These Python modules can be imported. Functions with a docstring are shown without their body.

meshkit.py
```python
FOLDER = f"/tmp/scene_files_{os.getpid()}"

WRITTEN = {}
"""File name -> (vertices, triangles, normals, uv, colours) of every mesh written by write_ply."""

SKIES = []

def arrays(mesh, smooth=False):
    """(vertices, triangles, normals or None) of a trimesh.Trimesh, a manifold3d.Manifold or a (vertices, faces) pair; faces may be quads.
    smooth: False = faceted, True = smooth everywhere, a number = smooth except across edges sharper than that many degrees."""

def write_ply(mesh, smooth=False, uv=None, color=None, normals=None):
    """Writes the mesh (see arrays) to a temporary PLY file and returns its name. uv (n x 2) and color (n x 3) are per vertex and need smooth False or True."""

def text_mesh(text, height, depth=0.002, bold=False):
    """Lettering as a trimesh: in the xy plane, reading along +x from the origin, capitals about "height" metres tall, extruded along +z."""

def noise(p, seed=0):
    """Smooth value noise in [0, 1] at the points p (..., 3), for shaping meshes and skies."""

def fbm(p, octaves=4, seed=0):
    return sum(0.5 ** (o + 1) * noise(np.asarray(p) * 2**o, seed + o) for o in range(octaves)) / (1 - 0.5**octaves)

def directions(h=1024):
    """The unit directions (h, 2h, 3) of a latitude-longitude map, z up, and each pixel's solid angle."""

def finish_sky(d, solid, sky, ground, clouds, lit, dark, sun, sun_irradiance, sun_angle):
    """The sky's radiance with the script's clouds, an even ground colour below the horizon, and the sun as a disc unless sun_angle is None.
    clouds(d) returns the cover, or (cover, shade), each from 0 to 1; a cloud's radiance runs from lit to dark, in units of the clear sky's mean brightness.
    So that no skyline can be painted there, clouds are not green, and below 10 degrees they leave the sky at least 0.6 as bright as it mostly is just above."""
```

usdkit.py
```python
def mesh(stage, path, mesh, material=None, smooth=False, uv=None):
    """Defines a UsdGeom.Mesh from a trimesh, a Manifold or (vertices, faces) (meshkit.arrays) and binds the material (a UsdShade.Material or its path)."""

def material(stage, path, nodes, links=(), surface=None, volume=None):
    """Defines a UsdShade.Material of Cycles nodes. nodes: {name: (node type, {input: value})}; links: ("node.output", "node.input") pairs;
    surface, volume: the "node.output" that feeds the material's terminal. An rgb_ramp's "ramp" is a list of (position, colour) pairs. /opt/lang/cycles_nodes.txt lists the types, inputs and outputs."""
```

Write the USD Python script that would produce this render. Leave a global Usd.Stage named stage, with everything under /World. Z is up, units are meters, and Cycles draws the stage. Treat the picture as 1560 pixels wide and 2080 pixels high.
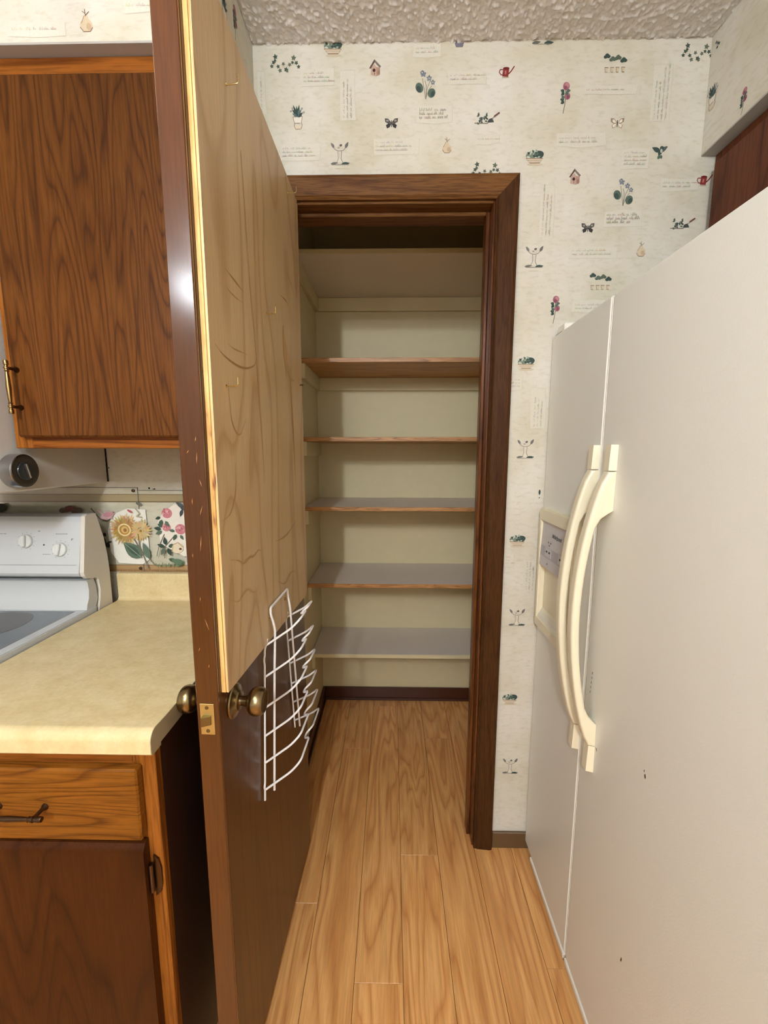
import math, random
import numpy as np
import trimesh
import manifold3d
from shapely.geometry import Polygon, Point, LineString, box as sbox
from shapely import affinity
from pxr import Usd, UsdGeom, UsdLux, UsdShade, Gf, Sdf, Vt
import usdkit, meshkit

stage = Usd.Stage.CreateInMemory()
UsdGeom.SetStageUpAxis(stage, 'Z'); UsdGeom.SetStageMetersPerUnit(stage, 1.0)
world = UsdGeom.Xform.Define(stage, '/World'); stage.SetDefaultPrim(world.GetPrim())
UsdGeom.Scope.Define(stage, '/World/Looks')
rng = random.Random(7)

# ------------------------------------------------------------------ camera
CAM = np.array([0.0, -1.28917, 1.35097]); PITCH, YAW, ROLL = 0.142786, 0.0179821, 0.00095
EXPOSURE = 0.0
_cp, _sp, _cy, _sy = math.cos(PITCH), math.sin(PITCH), math.cos(YAW), math.sin(YAW)
_f = np.array([-_sy * _cp, _cy * _cp, -_sp]); _r = np.array([_cy, _sy, 0]); _u = np.cross(_r, _f)
_r, _u = _r * math.cos(ROLL) + _u * math.sin(ROLL), -_r * math.sin(ROLL) + _u * math.cos(ROLL)
cam = UsdGeom.Camera.Define(stage, '/World/camera')
cam.CreateHorizontalApertureAttr(36.0); cam.CreateVerticalApertureAttr(48.0)
cam.CreateFocalLengthAttr(857.22 / 1560 * 36.0); cam.CreateClippingRangeAttr(Gf.Vec2f(0.02, 100)); cam.CreateExposureAttr(EXPOSURE)
M = np.eye(4); M[0, :3], M[1, :3], M[2, :3], M[3, :3] = _r, _u, -_f, CAM
cam.AddTransformOp().Set(Gf.Matrix4d(M.tolist()))

# ------------------------------------------------------------------ light: the kitchen's hanging lamp (three frosted bulbs) and a ceiling light further back
def sphere_light(name, loc, radius, power, color):
    l = UsdLux.SphereLight.Define(stage, '/World/' + name)
    l.CreateRadiusAttr(radius); l.CreateIntensityAttr(power / (4 * math.pi * radius ** 2)); l.CreateColorAttr(Gf.Vec3f(*color))
    l.AddTranslateOp().Set(Gf.Vec3d(*loc))
WARM = (0.935, 1.02, 1.11)
LAMP, ARM, BULB = (-0.50, -1.39, 1.88), 0.22, 0.042
for k in range(4):
    sphere_light('lamp_light_%03d' % (k + 1), (LAMP[0] + ARM * math.cos(k * math.pi / 2), LAMP[1] + ARM * math.sin(k * math.pi / 2), LAMP[2]), BULB, 1.5, WARM)
REAR = (-0.33, -2.85, 2.375)
for k in range(3):
    sphere_light('rear_light_%03d' % (k + 1), (REAR[0], REAR[1] + (k - 1) * 0.22, REAR[2] - (0.0, 0.20, 0.10)[k]), 0.045, 13.0, WARM)

# ------------------------------------------------------------------ material graphs
def C(r, g, b):
    return tuple((x / 255 / 12.92) if x / 255 <= 0.04045 else ((x / 255 + 0.055) / 1.055) ** 2.4 for x in (r, g, b))
class G:
    def __init__(s): s.n, s.l, s.k = {}, [], 0
    def __call__(s, kind, **kw):
        s.k += 1; name = 'n%d' % s.k; vals = {}
        for a, b in kw.items():
            if isinstance(b, str) and '.' in b and b.split('.')[0] in s.n: s.l.append((b, name + '.' + a))
            else: vals[a] = b
        s.n[name] = (kind, vals); return name
    def pos(s, scale=(1, 1, 1), off=(0, 0, 0), rand=False):
        p = s('geometry') + '.position'
        v = s('vector_math', math_type='multiply', vector1=p, vector2=scale) + '.vector'
        if rand:
            o = s('math', math_type='multiply', value1=s('object_info') + '.random', value2=37.0) + '.value'
            v = s('vector_math', math_type='add', vector1=v, vector2=s('combine_xyz', x=o, y=o, z=o) + '.vector') + '.vector'
        if any(off): v = s('vector_math', math_type='add', vector1=v, vector2=off) + '.vector'
        return v
    def noise(s, vec, scale=1.0, detail=2.0, rough=0.5, dist=0.0): return s('noise_texture', vector=vec, scale=scale, detail=detail, roughness=rough, distortion=dist) + '.fac'
    def ramp(s, fac, stops): return s('rgb_ramp', fac=fac, ramp=stops) + '.color'
    def mix(s, fac, a, b, kind='mix'): return s('mix', mix_type=kind, fac=fac, color1=a, color2=b) + '.color'
    def math(s, op, a, b=0.5, c=0.0): return s('math', math_type=op, value1=a, value2=b, value3=c) + '.value'
    def out(s, path, color, rough=0.5, bump=None, bstr=0.3, bdist=0.002, **kw):
        if bump: kw['normal'] = s('bump', height=bump, strength=bstr, distance=bdist) + '.normal'
        p = s('principled_bsdf', base_color=color, roughness=rough, **kw)
        return usdkit.material(stage, '/World/Looks/' + path, s.n, s.l, surface=p + '.BSDF')
def plain(path, color, rough=0.5, nscale=0, nstr=0.05, **kw):
    g = G(); c = color
    if nscale:
        f = g.noise(g.pos(), nscale, 3)
        c = g.mix(f, tuple(x * (1 - nstr) for x in color), tuple(min(1, x * (1 + nstr)) for x in color))
        return g.out(path, c, rough, bump=f, bstr=0.15, bdist=0.001, **kw)
    return g.out(path, c, rough, **kw)
def wood(path, light, mid, dark, axis='z', across=5.0, along=0.55, rings=16.0, pore=0.25, rough=0.4, rand=False, off=(0, 0, 0), soft=False, bstr=0.12, blotch=0.0, pscale=260.0, **kw):
    """Grain as the contour lines of a stretched noise, with fine pores along the grain."""
    g = G(); sc = [across] * 3; sc['xyz'.index(axis)] = along
    n = g.noise(g.pos(tuple(sc), off, rand), 1.0, 1.6, 0.45, 0.25)
    f = g.math('fraction', g.math('multiply', n, rings))
    stops = [(0, dark), (0.10, mid), (0.55, light), (0.82, mid), (0.97, dark), (1, dark)] if not soft else [(0, mid), (0.3, light), (0.7, light), (0.93, dark), (1, mid)]
    c = g.ramp(f, stops)
    sp = [pscale] * 3; sp['xyz'.index(axis)] = pscale / 22
    p = g.noise(g.pos(tuple(sp), off, rand), 1.0, 2.0, 0.6)
    pr = g.ramp(p, [(0.38, (1 - pore,) * 3), (0.55, (1, 1, 1))])
    c = g.mix(1.0, c, pr, 'multiply')
    if blotch:
        b = g.noise(g.pos((2.2, 2.2, 1.1), (3, 1, 5)), 1.0, 2)
        c = g.mix(1.0, c, g.ramp(b, [(0.3, (1 - blotch,) * 3), (0.7, (1 + blotch * 0.3,) * 3)]), 'multiply')
    return g.out(path, c, rough, bump=g.math('multiply', p, 0.6), bstr=bstr, bdist=0.001, **kw)

def paper_mat(path, a, b, d):
    g = G(); big = g.noise(g.pos(), 5.5, 3, 0.6); fine = g.noise(g.pos((1, 1, 2.5)), 42, 3, 0.65)
    c = g.ramp(big, [(0.25, d), (0.48, a), (0.75, b)])
    c = g.mix(1.0, c, g.ramp(fine, [(0.25, (0.86, 0.85, 0.80)), (0.5, (1, 1, 1)), (1, (1, 1, 1))]), 'multiply')
    blocks = g('brick_texture', vector=g.pos((1, 1, 1), (0.03, 0, 0.02)), scale=1.0, color1=(1, 1, 1), color2=(0.955, 0.95, 0.93), mortar=(0.985, 0.98, 0.96), mortar_size=0.002, brick_width=0.13, row_height=0.085, bias=-0.2) + '.color'
    return g.out(path, c, 0.75, bump=fine, bstr=0.08, bdist=0.001, specular_ior_level=0.3)
def print_mat():
    g = G(); a = g('attribute', attribute='Col') + '.color'
    f = g.noise(g.pos(), 240, 2, 0.6)
    c = g.mix(1.0, a, g.ramp(f, [(0.3, (0.95, 0.95, 0.95)), (0.65, (1.02, 1.02, 1.02))]), 'multiply')
    return g.out('printed_ink', c, 0.75, specular_ior_level=0.2)
def counter_mat(path):
    g = G(); a = g.noise(g.pos((1, 1.3, 1)), 20, 4, 0.7, 0.2); b = g.noise(g.pos(), 130, 2, 0.6)
    c = g.ramp(a, [(0.3, C(208, 184, 132)), (0.5, C(218, 196, 146)), (0.72, C(226, 206, 160))])
    c = g.mix(1.0, c, g.ramp(b, [(0.3, (0.93, 0.93, 0.93)), (0.6, (1, 1, 1))]), 'multiply')
    return g.out(path, c, 0.42)
def fridge_mat(path, c):
    g = G(); v = g('voronoi_texture', vector=g.pos(), scale=420.0, feature='smooth_f1', smoothness=0.6) + '.distance'
    n = g.noise(g.pos(), 900, 1)
    return g.out(path, c, 0.38, bump=g.math('add', v, g.math('multiply', n, 0.3)), bstr=0.12, bdist=0.001)
def metal_mat(path, color, rough):
    return G().out(path, color, rough, metallic=1.0)
def ply_edge_mat():
    g = G(); p = g.pos((40, 40, 9)); f = g.noise(p, 1.0, 3, 0.6)
    c = g.ramp(f, [(0.32, C(120, 66, 26)), (0.40, C(214, 160, 90)), (0.6, C(240, 196, 122)), (0.8, C(226, 176, 104))])
    return g.out('plywood_edge', c, 0.6, bump=f, bstr=0.3)
def floor_mat():
    """Honey laminate: soft cathedral figure and fine straight grain, shifted from plank to plank."""
    g = G()
    n = g.noise(g.pos((8.5, 1.0, 8.5), (0, 0, 0), True), 1.0, 2.0, 0.5, 0.7)
    f = g.math('fraction', g.math('multiply', n, 10.0))
    c = g.ramp(f, [(0, C(212, 149, 87)), (0.2, C(224, 163, 99)), (0.5, C(234, 177, 112)), (0.8, C(225, 164, 101)), (0.94, C(202, 138, 80)), (1, C(212, 149, 87))])
    st = g.noise(g.pos((70, 1.6, 70), (1, 2, 3), True), 1.0, 3.0, 0.6)
    c = g.mix(1.0, c, g.ramp(st, [(0.3, (0.86, 0.84, 0.80)), (0.5, (1, 1, 1)), (0.72, (1.08, 1.07, 1.05))]), 'multiply')
    fine = g.noise(g.pos((330, 14, 330), (0, 0, 0), True), 1.0, 2.0, 0.6)
    c = g.mix(1.0, c, g.ramp(fine, [(0.36, (0.88, 0.86, 0.83)), (0.55, (1, 1, 1))]), 'multiply')
    v = g('object_info') + '.random'
    c = g.mix(1.0, c, g.ramp(v, [(0, (0.90, 0.89, 0.87)), (1, (1.04, 1.04, 1.04))]), 'multiply')
    return g.out('oak_laminate', c, 0.30, bump=fine, bstr=0.05, bdist=0.001)
def marked_door_edge():
    """Stained door edge with a few pale scratches through the stain."""
    g = G(); p = g.pos((9, 9, 1.0)); n = g.noise(p, 1.0, 2)
    c = g.ramp(n, [(0.3, C(70, 40, 12)), (0.6, C(86, 48, 15)), (0.8, C(94, 55, 19))])
    fine = g.noise(g.pos((220, 220, 12)), 1.0, 2)
    c = g.mix(1.0, c, g.ramp(fine, [(0.35, (0.8, 0.78, 0.75)), (0.6, (1, 1, 1))]), 'multiply')
    return g.out('door_edge_stain', c, 0.3, bump=fine, bstr=0.16, bdist=0.001, specular_ior_level=0.15, coat_weight=1.0, coat_roughness=0.18, coat_ior=1.5, coat_tint=(1.0, 0.9, 0.82))

MAT = {}
MAT['paper'] = paper_mat('floral_wallpaper', C(210, 203, 186), C(218, 213, 202), C(196, 188, 162))
MAT['print'] = print_mat()
MAT['ceiling'] = plain('popcorn_plaster', C(214, 209, 202), 0.9, 160, 0.06)
MAT['white_paint'] = plain('white_paint', C(205, 200, 190), 0.6, 60, 0.03)
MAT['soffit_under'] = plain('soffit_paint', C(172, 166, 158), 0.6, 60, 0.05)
MAT['pantry_paint'] = plain('cream_gloss_paint', C(214, 200, 158), 0.55, 25, 0.04)
MAT['shelf_paint'] = plain('shelf_liner', C(222, 212, 202), 0.45, 120, 0.05)
MAT['shelf_pale_edge'] = plain('shelf_cream_edge', C(214, 200, 158), 0.45, 50, 0.05)
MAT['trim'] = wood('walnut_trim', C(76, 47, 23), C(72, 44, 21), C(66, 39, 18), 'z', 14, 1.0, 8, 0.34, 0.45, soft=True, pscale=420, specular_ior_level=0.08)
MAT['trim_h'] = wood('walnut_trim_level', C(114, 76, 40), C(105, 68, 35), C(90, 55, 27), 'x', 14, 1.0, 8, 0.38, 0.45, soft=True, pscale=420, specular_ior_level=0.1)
MAT['jamb'] = wood('walnut_jamb', C(108, 60, 24), C(94, 50, 19), C(74, 38, 14), 'z', 14, 1.0, 8, 0.3, 0.30, soft=True, specular_ior_level=0.35)
MAT['base_trim'] = plain('brown_baseboard', C(98, 74, 48), 0.4, 30, 0.12)
MAT['pantry_base'] = plain('dark_baseboard', C(70, 34, 18), 0.35, 30, 0.15)
MAT['door'] = wood('dark_door_veneer', C(86, 50, 20), C(80, 44, 16), C(68, 36, 12), 'z', 9, 0.4, 9, 0.15, 0.28, soft=True, bstr=0.05, specular_ior_level=0.3)
MAT['door_edge'] = marked_door_edge()
MAT['ply'] = wood('birch_veneer', C(214, 183, 138), C(210, 176, 130), C(192, 154, 108), 'z', 4.2, 0.9, 11, 0.08, 0.40, soft=True, bstr=0.04, blotch=0.12, off=(1.3, 2.1, 0.4))
MAT['ply_edge'] = ply_edge_mat()
MAT['ply_core'] = plain('plywood_dark_layer', C(150, 92, 52), 0.6, 90, 0.25)
MAT['oak_v'] = wood('golden_oak', C(110, 65, 22), C(101, 57, 18), C(80, 43, 13), 'z', 10.0, 0.95, 25, 0.28, 0.36, blotch=0.38, specular_ior_level=0.15)
MAT['oak_v2'] = wood('red_oak', C(70, 35, 10), C(65, 31, 9), C(55, 25, 7), 'z', 6.0, 0.7, 18, 0.2, 0.38, blotch=0.25, off=(2.2, 0.6, 3.1), soft=True, specular_ior_level=0.12)
MAT['oak_h'] = wood('golden_oak_level', C(132, 80, 23), C(122, 72, 19), C(97, 54, 14), 'x', 9.0, 0.9, 18, 0.26, 0.38, blotch=0.2, off=(4.2, 1.0, 7.7), soft=True, specular_ior_level=0.15)
MAT['oak_frame'] = wood('oak_stile', C(146, 86, 30), C(132, 75, 24), C(108, 58, 18), 'z', 22, 0.9, 7, 0.3, 0.38, soft=True, specular_ior_level=0.15)
MAT['oak_rail'] = wood('oak_rail', C(140, 80, 27), C(126, 69, 22), C(100, 52, 16), 'x', 22, 0.9, 7, 0.3, 0.38, soft=True, specular_ior_level=0.15)
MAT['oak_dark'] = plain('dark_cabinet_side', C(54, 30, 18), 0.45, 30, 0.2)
MAT['oak_red'] = wood('brown_cabinet', C(98, 52, 30), C(88, 45, 25), C(70, 34, 18), 'z', 6, 0.8, 15, 0.3, 0.4, soft=True, specular_ior_level=0.15)
MAT['shelf_edge'] = wood('oak_shelf_edge', C(196, 142, 84), C(182, 126, 70), C(140, 92, 48), 'x', 50, 3.0, 8, 0.3, 0.45, soft=True)
MAT['shelf_under'] = wood('oak_shelf_underside', C(190, 140, 78), C(178, 128, 68), C(158, 108, 56), 'x', 9, 0.6, 9, 0.15, 0.45, soft=True)
MAT['floor'] = floor_mat()
MAT['subfloor'] = plain('subfloor', C(70, 45, 25), 0.8)
MAT['counter'] = counter_mat('beige_laminate')
MAT['counter_end'] = plain('laminate_end', C(168, 152, 122), 0.5, 60, 0.08)
MAT['fridge'] = fridge_mat('almond_enamel', C(230, 228, 216))
MAT['fridge_white'] = plain('fridge_gasket', C(238, 232, 218), 0.45)
MAT['almond'] = plain('almond_plastic', C(236, 226, 196), 0.32)
MAT['dispenser_grey'] = plain('grey_panel', C(200, 196, 196), 0.35)
MAT['dispenser_band'] = plain('grey_band', C(176, 172, 178), 0.35)
MAT['ink'] = plain('dark_ink', C(50, 48, 54), 0.6)
MAT['ink_grey'] = plain('grey_ink', C(120, 118, 116), 0.6)
MAT['rust'] = plain('rust_spot', C(88, 56, 34), 0.8, 300, 0.3)
MAT['enamel'] = plain('white_enamel', C(197, 198, 197), 0.22)
MAT['enamel_side'] = plain('white_side_panel', C(214, 206, 192), 0.35)
MAT['knob_white'] = plain('white_knob', C(214, 214, 208), 0.3)
MAT['glass_top'] = plain('grey_speckled_glass', C(112, 118, 122), 0.16, 900, 0.35)
MAT['burner'] = plain('burner_ring', C(84, 82, 82), 0.25, 700, 0.3)
MAT['burnt'] = plain('burnt_mark', C(34, 32, 32), 0.5, 400, 0.3)
MAT['black'] = plain('black_gap', C(14, 12, 11), 0.6)
MAT['microwave'] = plain('microwave_side', C(206, 200, 190), 0.32)
MAT['steel'] = metal_mat('brushed_steel', C(176, 176, 178), 0.30)
MAT['steel_dark'] = metal_mat('dark_steel', C(96, 92, 88), 0.18)
MAT['brass_old'] = metal_mat('antique_brass', C(140, 122, 88), 0.24)
MAT['brass'] = metal_mat('polished_brass', C(146, 116, 74), 0.34)
MAT['brass_plate'] = metal_mat('brass_plate', C(206, 188, 128), 0.45)
MAT['latch'] = metal_mat('latch_metal', C(128, 116, 84), 0.35)
MAT['bronze'] = metal_mat('dark_bronze', C(92, 74, 58), 0.3)
MAT['hook'] = metal_mat('hook_brass', C(216, 190, 126), 0.25)
MAT['wire'] = plain('white_wire_coating', C(236, 232, 230), 0.35)
MAT['lamp_white'] = plain('lamp_white', C(226, 222, 214), 0.4)
def clear_mat():
    g = G(); f = g.math('multiply', g('fresnel', IOR=1.45) + '.fac', 0.5)
    t = g('transparent_bsdf', color=(0.97, 0.97, 0.95)); gl = g('glossy_bsdf', color=(0.9, 0.9, 0.9), roughness=0.12)
    m = g('mix_closure', fac=f, closure1=t + '.BSDF', closure2=gl + '.BSDF')
    return usdkit.material(stage, '/World/Looks/clear_acrylic', g.n, g.l, surface=m + '.closure')
MAT['clear'] = clear_mat()
def glass_dark():
    g = G()
    return g.out('timer_glass', C(40, 44, 44), 0.06)
MAT['timer_glass'] = glass_dark()

# ------------------------------------------------------------------ prims
used = {}
def fresh(path):
    k = used.get(path, -1) + 1; used[path] = k
    return path if k == 0 else '%s_%03d' % (path, k)
def tag(p, label=None, cat=None, group=None, kind=None):
    p = p.GetPrim() if hasattr(p, 'GetPrim') else p
    for a, b in (('label', label), ('category', cat), ('group', group), ('kind', kind)):
        if b: p.SetCustomDataByKey(a, b)
    return p
def path_of(parent): return '/World' if parent is None else str((parent.GetPrim() if hasattr(parent, 'GetPrim') else parent).GetPath())
def thing(name, label, cat, group=None, kind=None, loc=None):
    x = UsdGeom.Xform.Define(stage, fresh('/World/' + name))
    if loc is not None: x.AddTranslateOp().Set(Gf.Vec3d(*loc))
    return tag(x, label, cat, group, kind)
def part(parent, name, mesh, mat, smooth=False, label=None, kind=None):
    m = usdkit.mesh(stage, fresh(path_of(parent) + '/' + name), mesh, MAT[mat] if isinstance(mat, str) else mat, smooth=smooth)
    tag(m, label=label, kind=kind); return m.GetPrim()
def top(name, mesh, mat, label, cat, smooth=False, group=None, kind=None):
    m = part(None, name, mesh, mat, smooth); return tag(m, label, cat, group, kind)

# ------------------------------------------------------------------ shapes
def cat(*ms):
    ms = [m for m in ms if m is not None]
    return trimesh.util.concatenate(ms)
def bx(x0, x1, y0, y1, z0, z1, b=0.0):
    lo, hi = np.minimum((x0, y0, z0), (x1, y1, z1)), np.maximum((x0, y0, z0), (x1, y1, z1))
    if b <= 0:
        m = trimesh.creation.box(hi - lo); m.apply_translation((lo + hi) / 2); return m
    b = min(b, (hi - lo).min() * 0.45); P = []
    for sx in (0, 1):
        for sy in (0, 1):
            for sz in (0, 1):
                c = np.where([sx, sy, sz], hi, lo); i = np.where([sx, sy, sz], -b, b)
                for k in range(3):
                    q = c + i; q[k] = c[k]; P.append(q)
    return trimesh.convex.convex_hull(np.array(P))
def tube(pts, r, n=10, closed=False):
    pts = np.asarray(pts, float); N = len(pts)
    T = np.gradient(pts, axis=0); T /= np.linalg.norm(T, axis=1, keepdims=True)
    a = np.array([0, 0, 1.0]) if abs(T[0, 2]) < 0.9 else np.array([1.0, 0, 0])
    u = np.cross(T[0], a); u /= np.linalg.norm(u); V = []
    rr = np.broadcast_to(r, (N,))
    for i in range(N):
        u = u - T[i] * (u @ T[i]); u /= np.linalg.norm(u); w = np.cross(T[i], u)
        for k in range(n):
            t = 2 * math.pi * k / n; V.append(pts[i] + rr[i] * (math.cos(t) * u + math.sin(t) * w))
    F = []
    for i in range(N - 1):
        for k in range(n):
            a0, a1, b0, b1 = i * n + k, i * n + (k + 1) % n, (i + 1) * n + k, (i + 1) * n + (k + 1) % n
            F += [[a0, a1, b1], [a0, b1, b0]]
    V += [pts[0], pts[-1]]; s, e = len(V) - 2, len(V) - 1
    for k in range(n):
        F.append([s, (k + 1) % n, k]); F.append([e, (N - 1) * n + k, (N - 1) * n + (k + 1) % n])
    m = trimesh.Trimesh(np.array(V), np.array(F), process=False); m.fix_normals(); return m
def round_path(P, r=0.01, n=5):
    P = [np.asarray(p, float) for p in P]; out = [P[0]]
    for a, b, c in zip(P[:-2], P[1:-1], P[2:]):
        d0, d1 = a - b, c - b; l0, l1 = np.linalg.norm(d0), np.linalg.norm(d1); q = min(r, l0 * 0.45, l1 * 0.45)
        s, e = b + d0 / l0 * q, b + d1 / l1 * q
        for t in np.linspace(0, 1, n): out.append((1 - t) ** 2 * s + 2 * t * (1 - t) * b + t * t * e)
    out.append(P[-1]); return np.array(out)
def lathe(prof, origin, axis, n=40):
    """prof: (distance along axis, radius) pairs."""
    m = trimesh.creation.revolve(np.array([(max(r, 1e-5), h) for h, r in prof]), sections=n)
    m.fix_normals(); axis = np.asarray(axis, float) / np.linalg.norm(axis)
    m.apply_transform(trimesh.geometry.align_vectors([0, 0, 1], axis)); m.apply_translation(origin); return m
def extrude_x(poly, x0, x1):
    """polygon in (y, z), swept from x0 to x1."""
    m = trimesh.creation.extrude_polygon(poly, x1 - x0, engine='earcut')
    v = m.vertices.copy(); m.vertices = np.c_[v[:, 2] + x0, v[:, 0], v[:, 1]]; m.fix_normals(); return m
def extrude_y(poly, y0, y1):
    """polygon in (x, z), swept from y0 to y1."""
    m = trimesh.creation.extrude_polygon(poly, y1 - y0, engine='earcut')
    v = m.vertices.copy(); m.vertices = np.c_[v[:, 0], v[:, 2] + y0, v[:, 1]]; m.fix_normals(); return m
def extrude_z(poly, z0, z1):
    m = trimesh.creation.extrude_polygon(poly, z1 - z0, engine='earcut'); m.apply_translation((0, 0, z0)); return m
def hexa(P):
    """solid on eight corners: four at the bottom, four at the top, same order."""
    return trimesh.convex.convex_hull(np.array(P, float))
def text(s, h, depth=0.0006, shear=0.0, bold=False):
    m = meshkit.text_mesh(s, h, depth, bold); v = m.vertices.copy(); v[:, 0] += shear * v[:, 1]; m.vertices = v; return m

# ------------------------------------------------------------------ flat prints (drawn in cm, x right, y up)
class Print:
    """Printed ink on paper: coloured polygons lying on a surface, each a hair above the one before."""
    def __init__(s): s.V, s.F, s.K, s.z = [], [], [], 0
    def poly(s, p, col):
        s.z += 1
        for g in getattr(p, 'geoms', [p]):
            if g.is_empty or g.area < 1e-5: continue
            v, f = trimesh.creation.triangulate_polygon(g, engine='earcut')
            b = sum(len(x) for x in s.V); s.V.append(np.c_[v, np.full(len(v), s.z)]); s.F.append(np.asarray(f) + b); s.K += [C(*col)] * len(v)
        return s
    def P(s, pts, col): return s.poly(Polygon(pts).buffer(0), col)
    def E(s, x, y, a, b=None, rot=0, col=(0, 0, 0), n=5): return s.poly(affinity.translate(affinity.rotate(affinity.scale(Point(0, 0).buffer(1, n), a, b or a), rot, origin=(0, 0)), x, y), col)
    def L(s, pts, w, col): return s.poly(LineString(pts).buffer(w / 2, 2), col)
    def leaf(s, x, y, l, w, rot, col):
        t = np.linspace(0, 1, 7); p = [(l * a, w * math.sin(math.pi * a ** 0.8)) for a in t] + [(l * a, -w * math.sin(math.pi * a ** 0.8)) for a in t[::-1]]
        return s.poly(affinity.translate(affinity.rotate(Polygon(p).buffer(0), rot, origin=(0, 0)), x, y), col)
    def place(s, parent, name, o, ux, uy, nrm, scale=0.01, label=None):
        v = np.vstack(s.V); o, ux, uy, nrm = (np.asarray(q, float) for q in (o, ux, uy, nrm))
        w = o + scale * (v[:, :1] * ux + v[:, 1:2] * uy) + nrm * (0.0003 + 0.00004 * v[:, 2:3])
        f = np.vstack(s.F); a = w[f[0]]
        fn = np.cross(w[f[:, 1]] - w[f[:, 0]], w[f[:, 2]] - w[f[:, 0]]) @ nrm
        f[fn < 0] = f[fn < 0][:, ::-1]
        m = usdkit.mesh(stage, fresh(path_of(parent) + '/' + name), (w, f), MAT['print'])
        UsdGeom.PrimvarsAPI(m).CreatePrimvar('Col', Sdf.ValueTypeNames.Color3fArray, 'vertex').Set(Vt.Vec3fArray.FromNumpy(np.array(s.K, np.float32)))
        tag(m, label=label); return m
GR, GD, GL, BR, GY, PK, RD, OC, BL = (88, 104, 92), (62, 78, 72), (120, 132, 116), (120, 94, 74), (140, 134, 124), (156, 106, 116), (132, 54, 52), (198, 152, 84), (122, 126, 138)
PAPER = (228, 220, 198); PALE = (206, 196, 170)
def ivy_leaf(p, x, y, s, rot, col):
    q = [(0, 1.1), (.35, .4), (.95, .35), (.5, -.2), (.55, -.8), (0, -.5), (-.55, -.8), (-.5, -.2), (-.95, .35), (-.35, .4)]
    p.poly(affinity.translate(affinity.rotate(affinity.scale(Polygon(q), s, s, origin=(0, 0)), rot, origin=(0, 0)), x, y), col)
def m_ivy():
    p = Print()
    for x, y, r, s in ((-2.6, 1.8, 10, .55), (2.3, 1.5, -10, .58), (-3.1, .5, 50, .45), (-3.6, -.4, 80, .42), (3, .3, -40, .45), (3.6, -.6, -70, .42), (-1.9, -.5, 20, .42), (-1.4, -1.4, 160, .45), (.2, -1.2, 200, .5), (1.2, -.1, 30, .42), (-.5, .1, -30, .4), (2.0, .4, 60, .36), (-2.7, .9, -20, .34), (.5, -1.6, 100, .34)):
        ivy_leaf(p, x, y, s * 1.3, r, (74, 86, 74) if (x * 7 + y * 3) % 2 > .8 else (104, 110, 94))
    return p
def m_bowl():
    p = Print(); p.E(0.2, -1.9, 2.2, .35, 0, (200, 186, 160))
    p.E(0, .35, 2.4, 1.25, 4, GL); p.E(1.1, .5, 1.4, 1.0, 10, GD)
    r = random.Random(3)
    for k in range(16): p.leaf(r.uniform(-2.2, 1.2), r.uniform(-.4, 1.1), .9, .28, r.uniform(0, 180), r.choice([GR, (150, 160, 146), GD, (196, 198, 180)]))
    p.P([(-2.3, -.35), (2.3, -.35), (1.4, -1.5), (-1.3, -1.5)], (206, 190, 166)); p.L([(-2.3, -.4), (2.2, -.45)], .18, (150, 124, 100)); p.L([(-1.3, -1.5), (1.4, -1.5)], .15, (160, 136, 110)); p.L([(-1.9, -.9), (1.9, -.95)], .1, (166, 146, 120))
    return p
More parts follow.
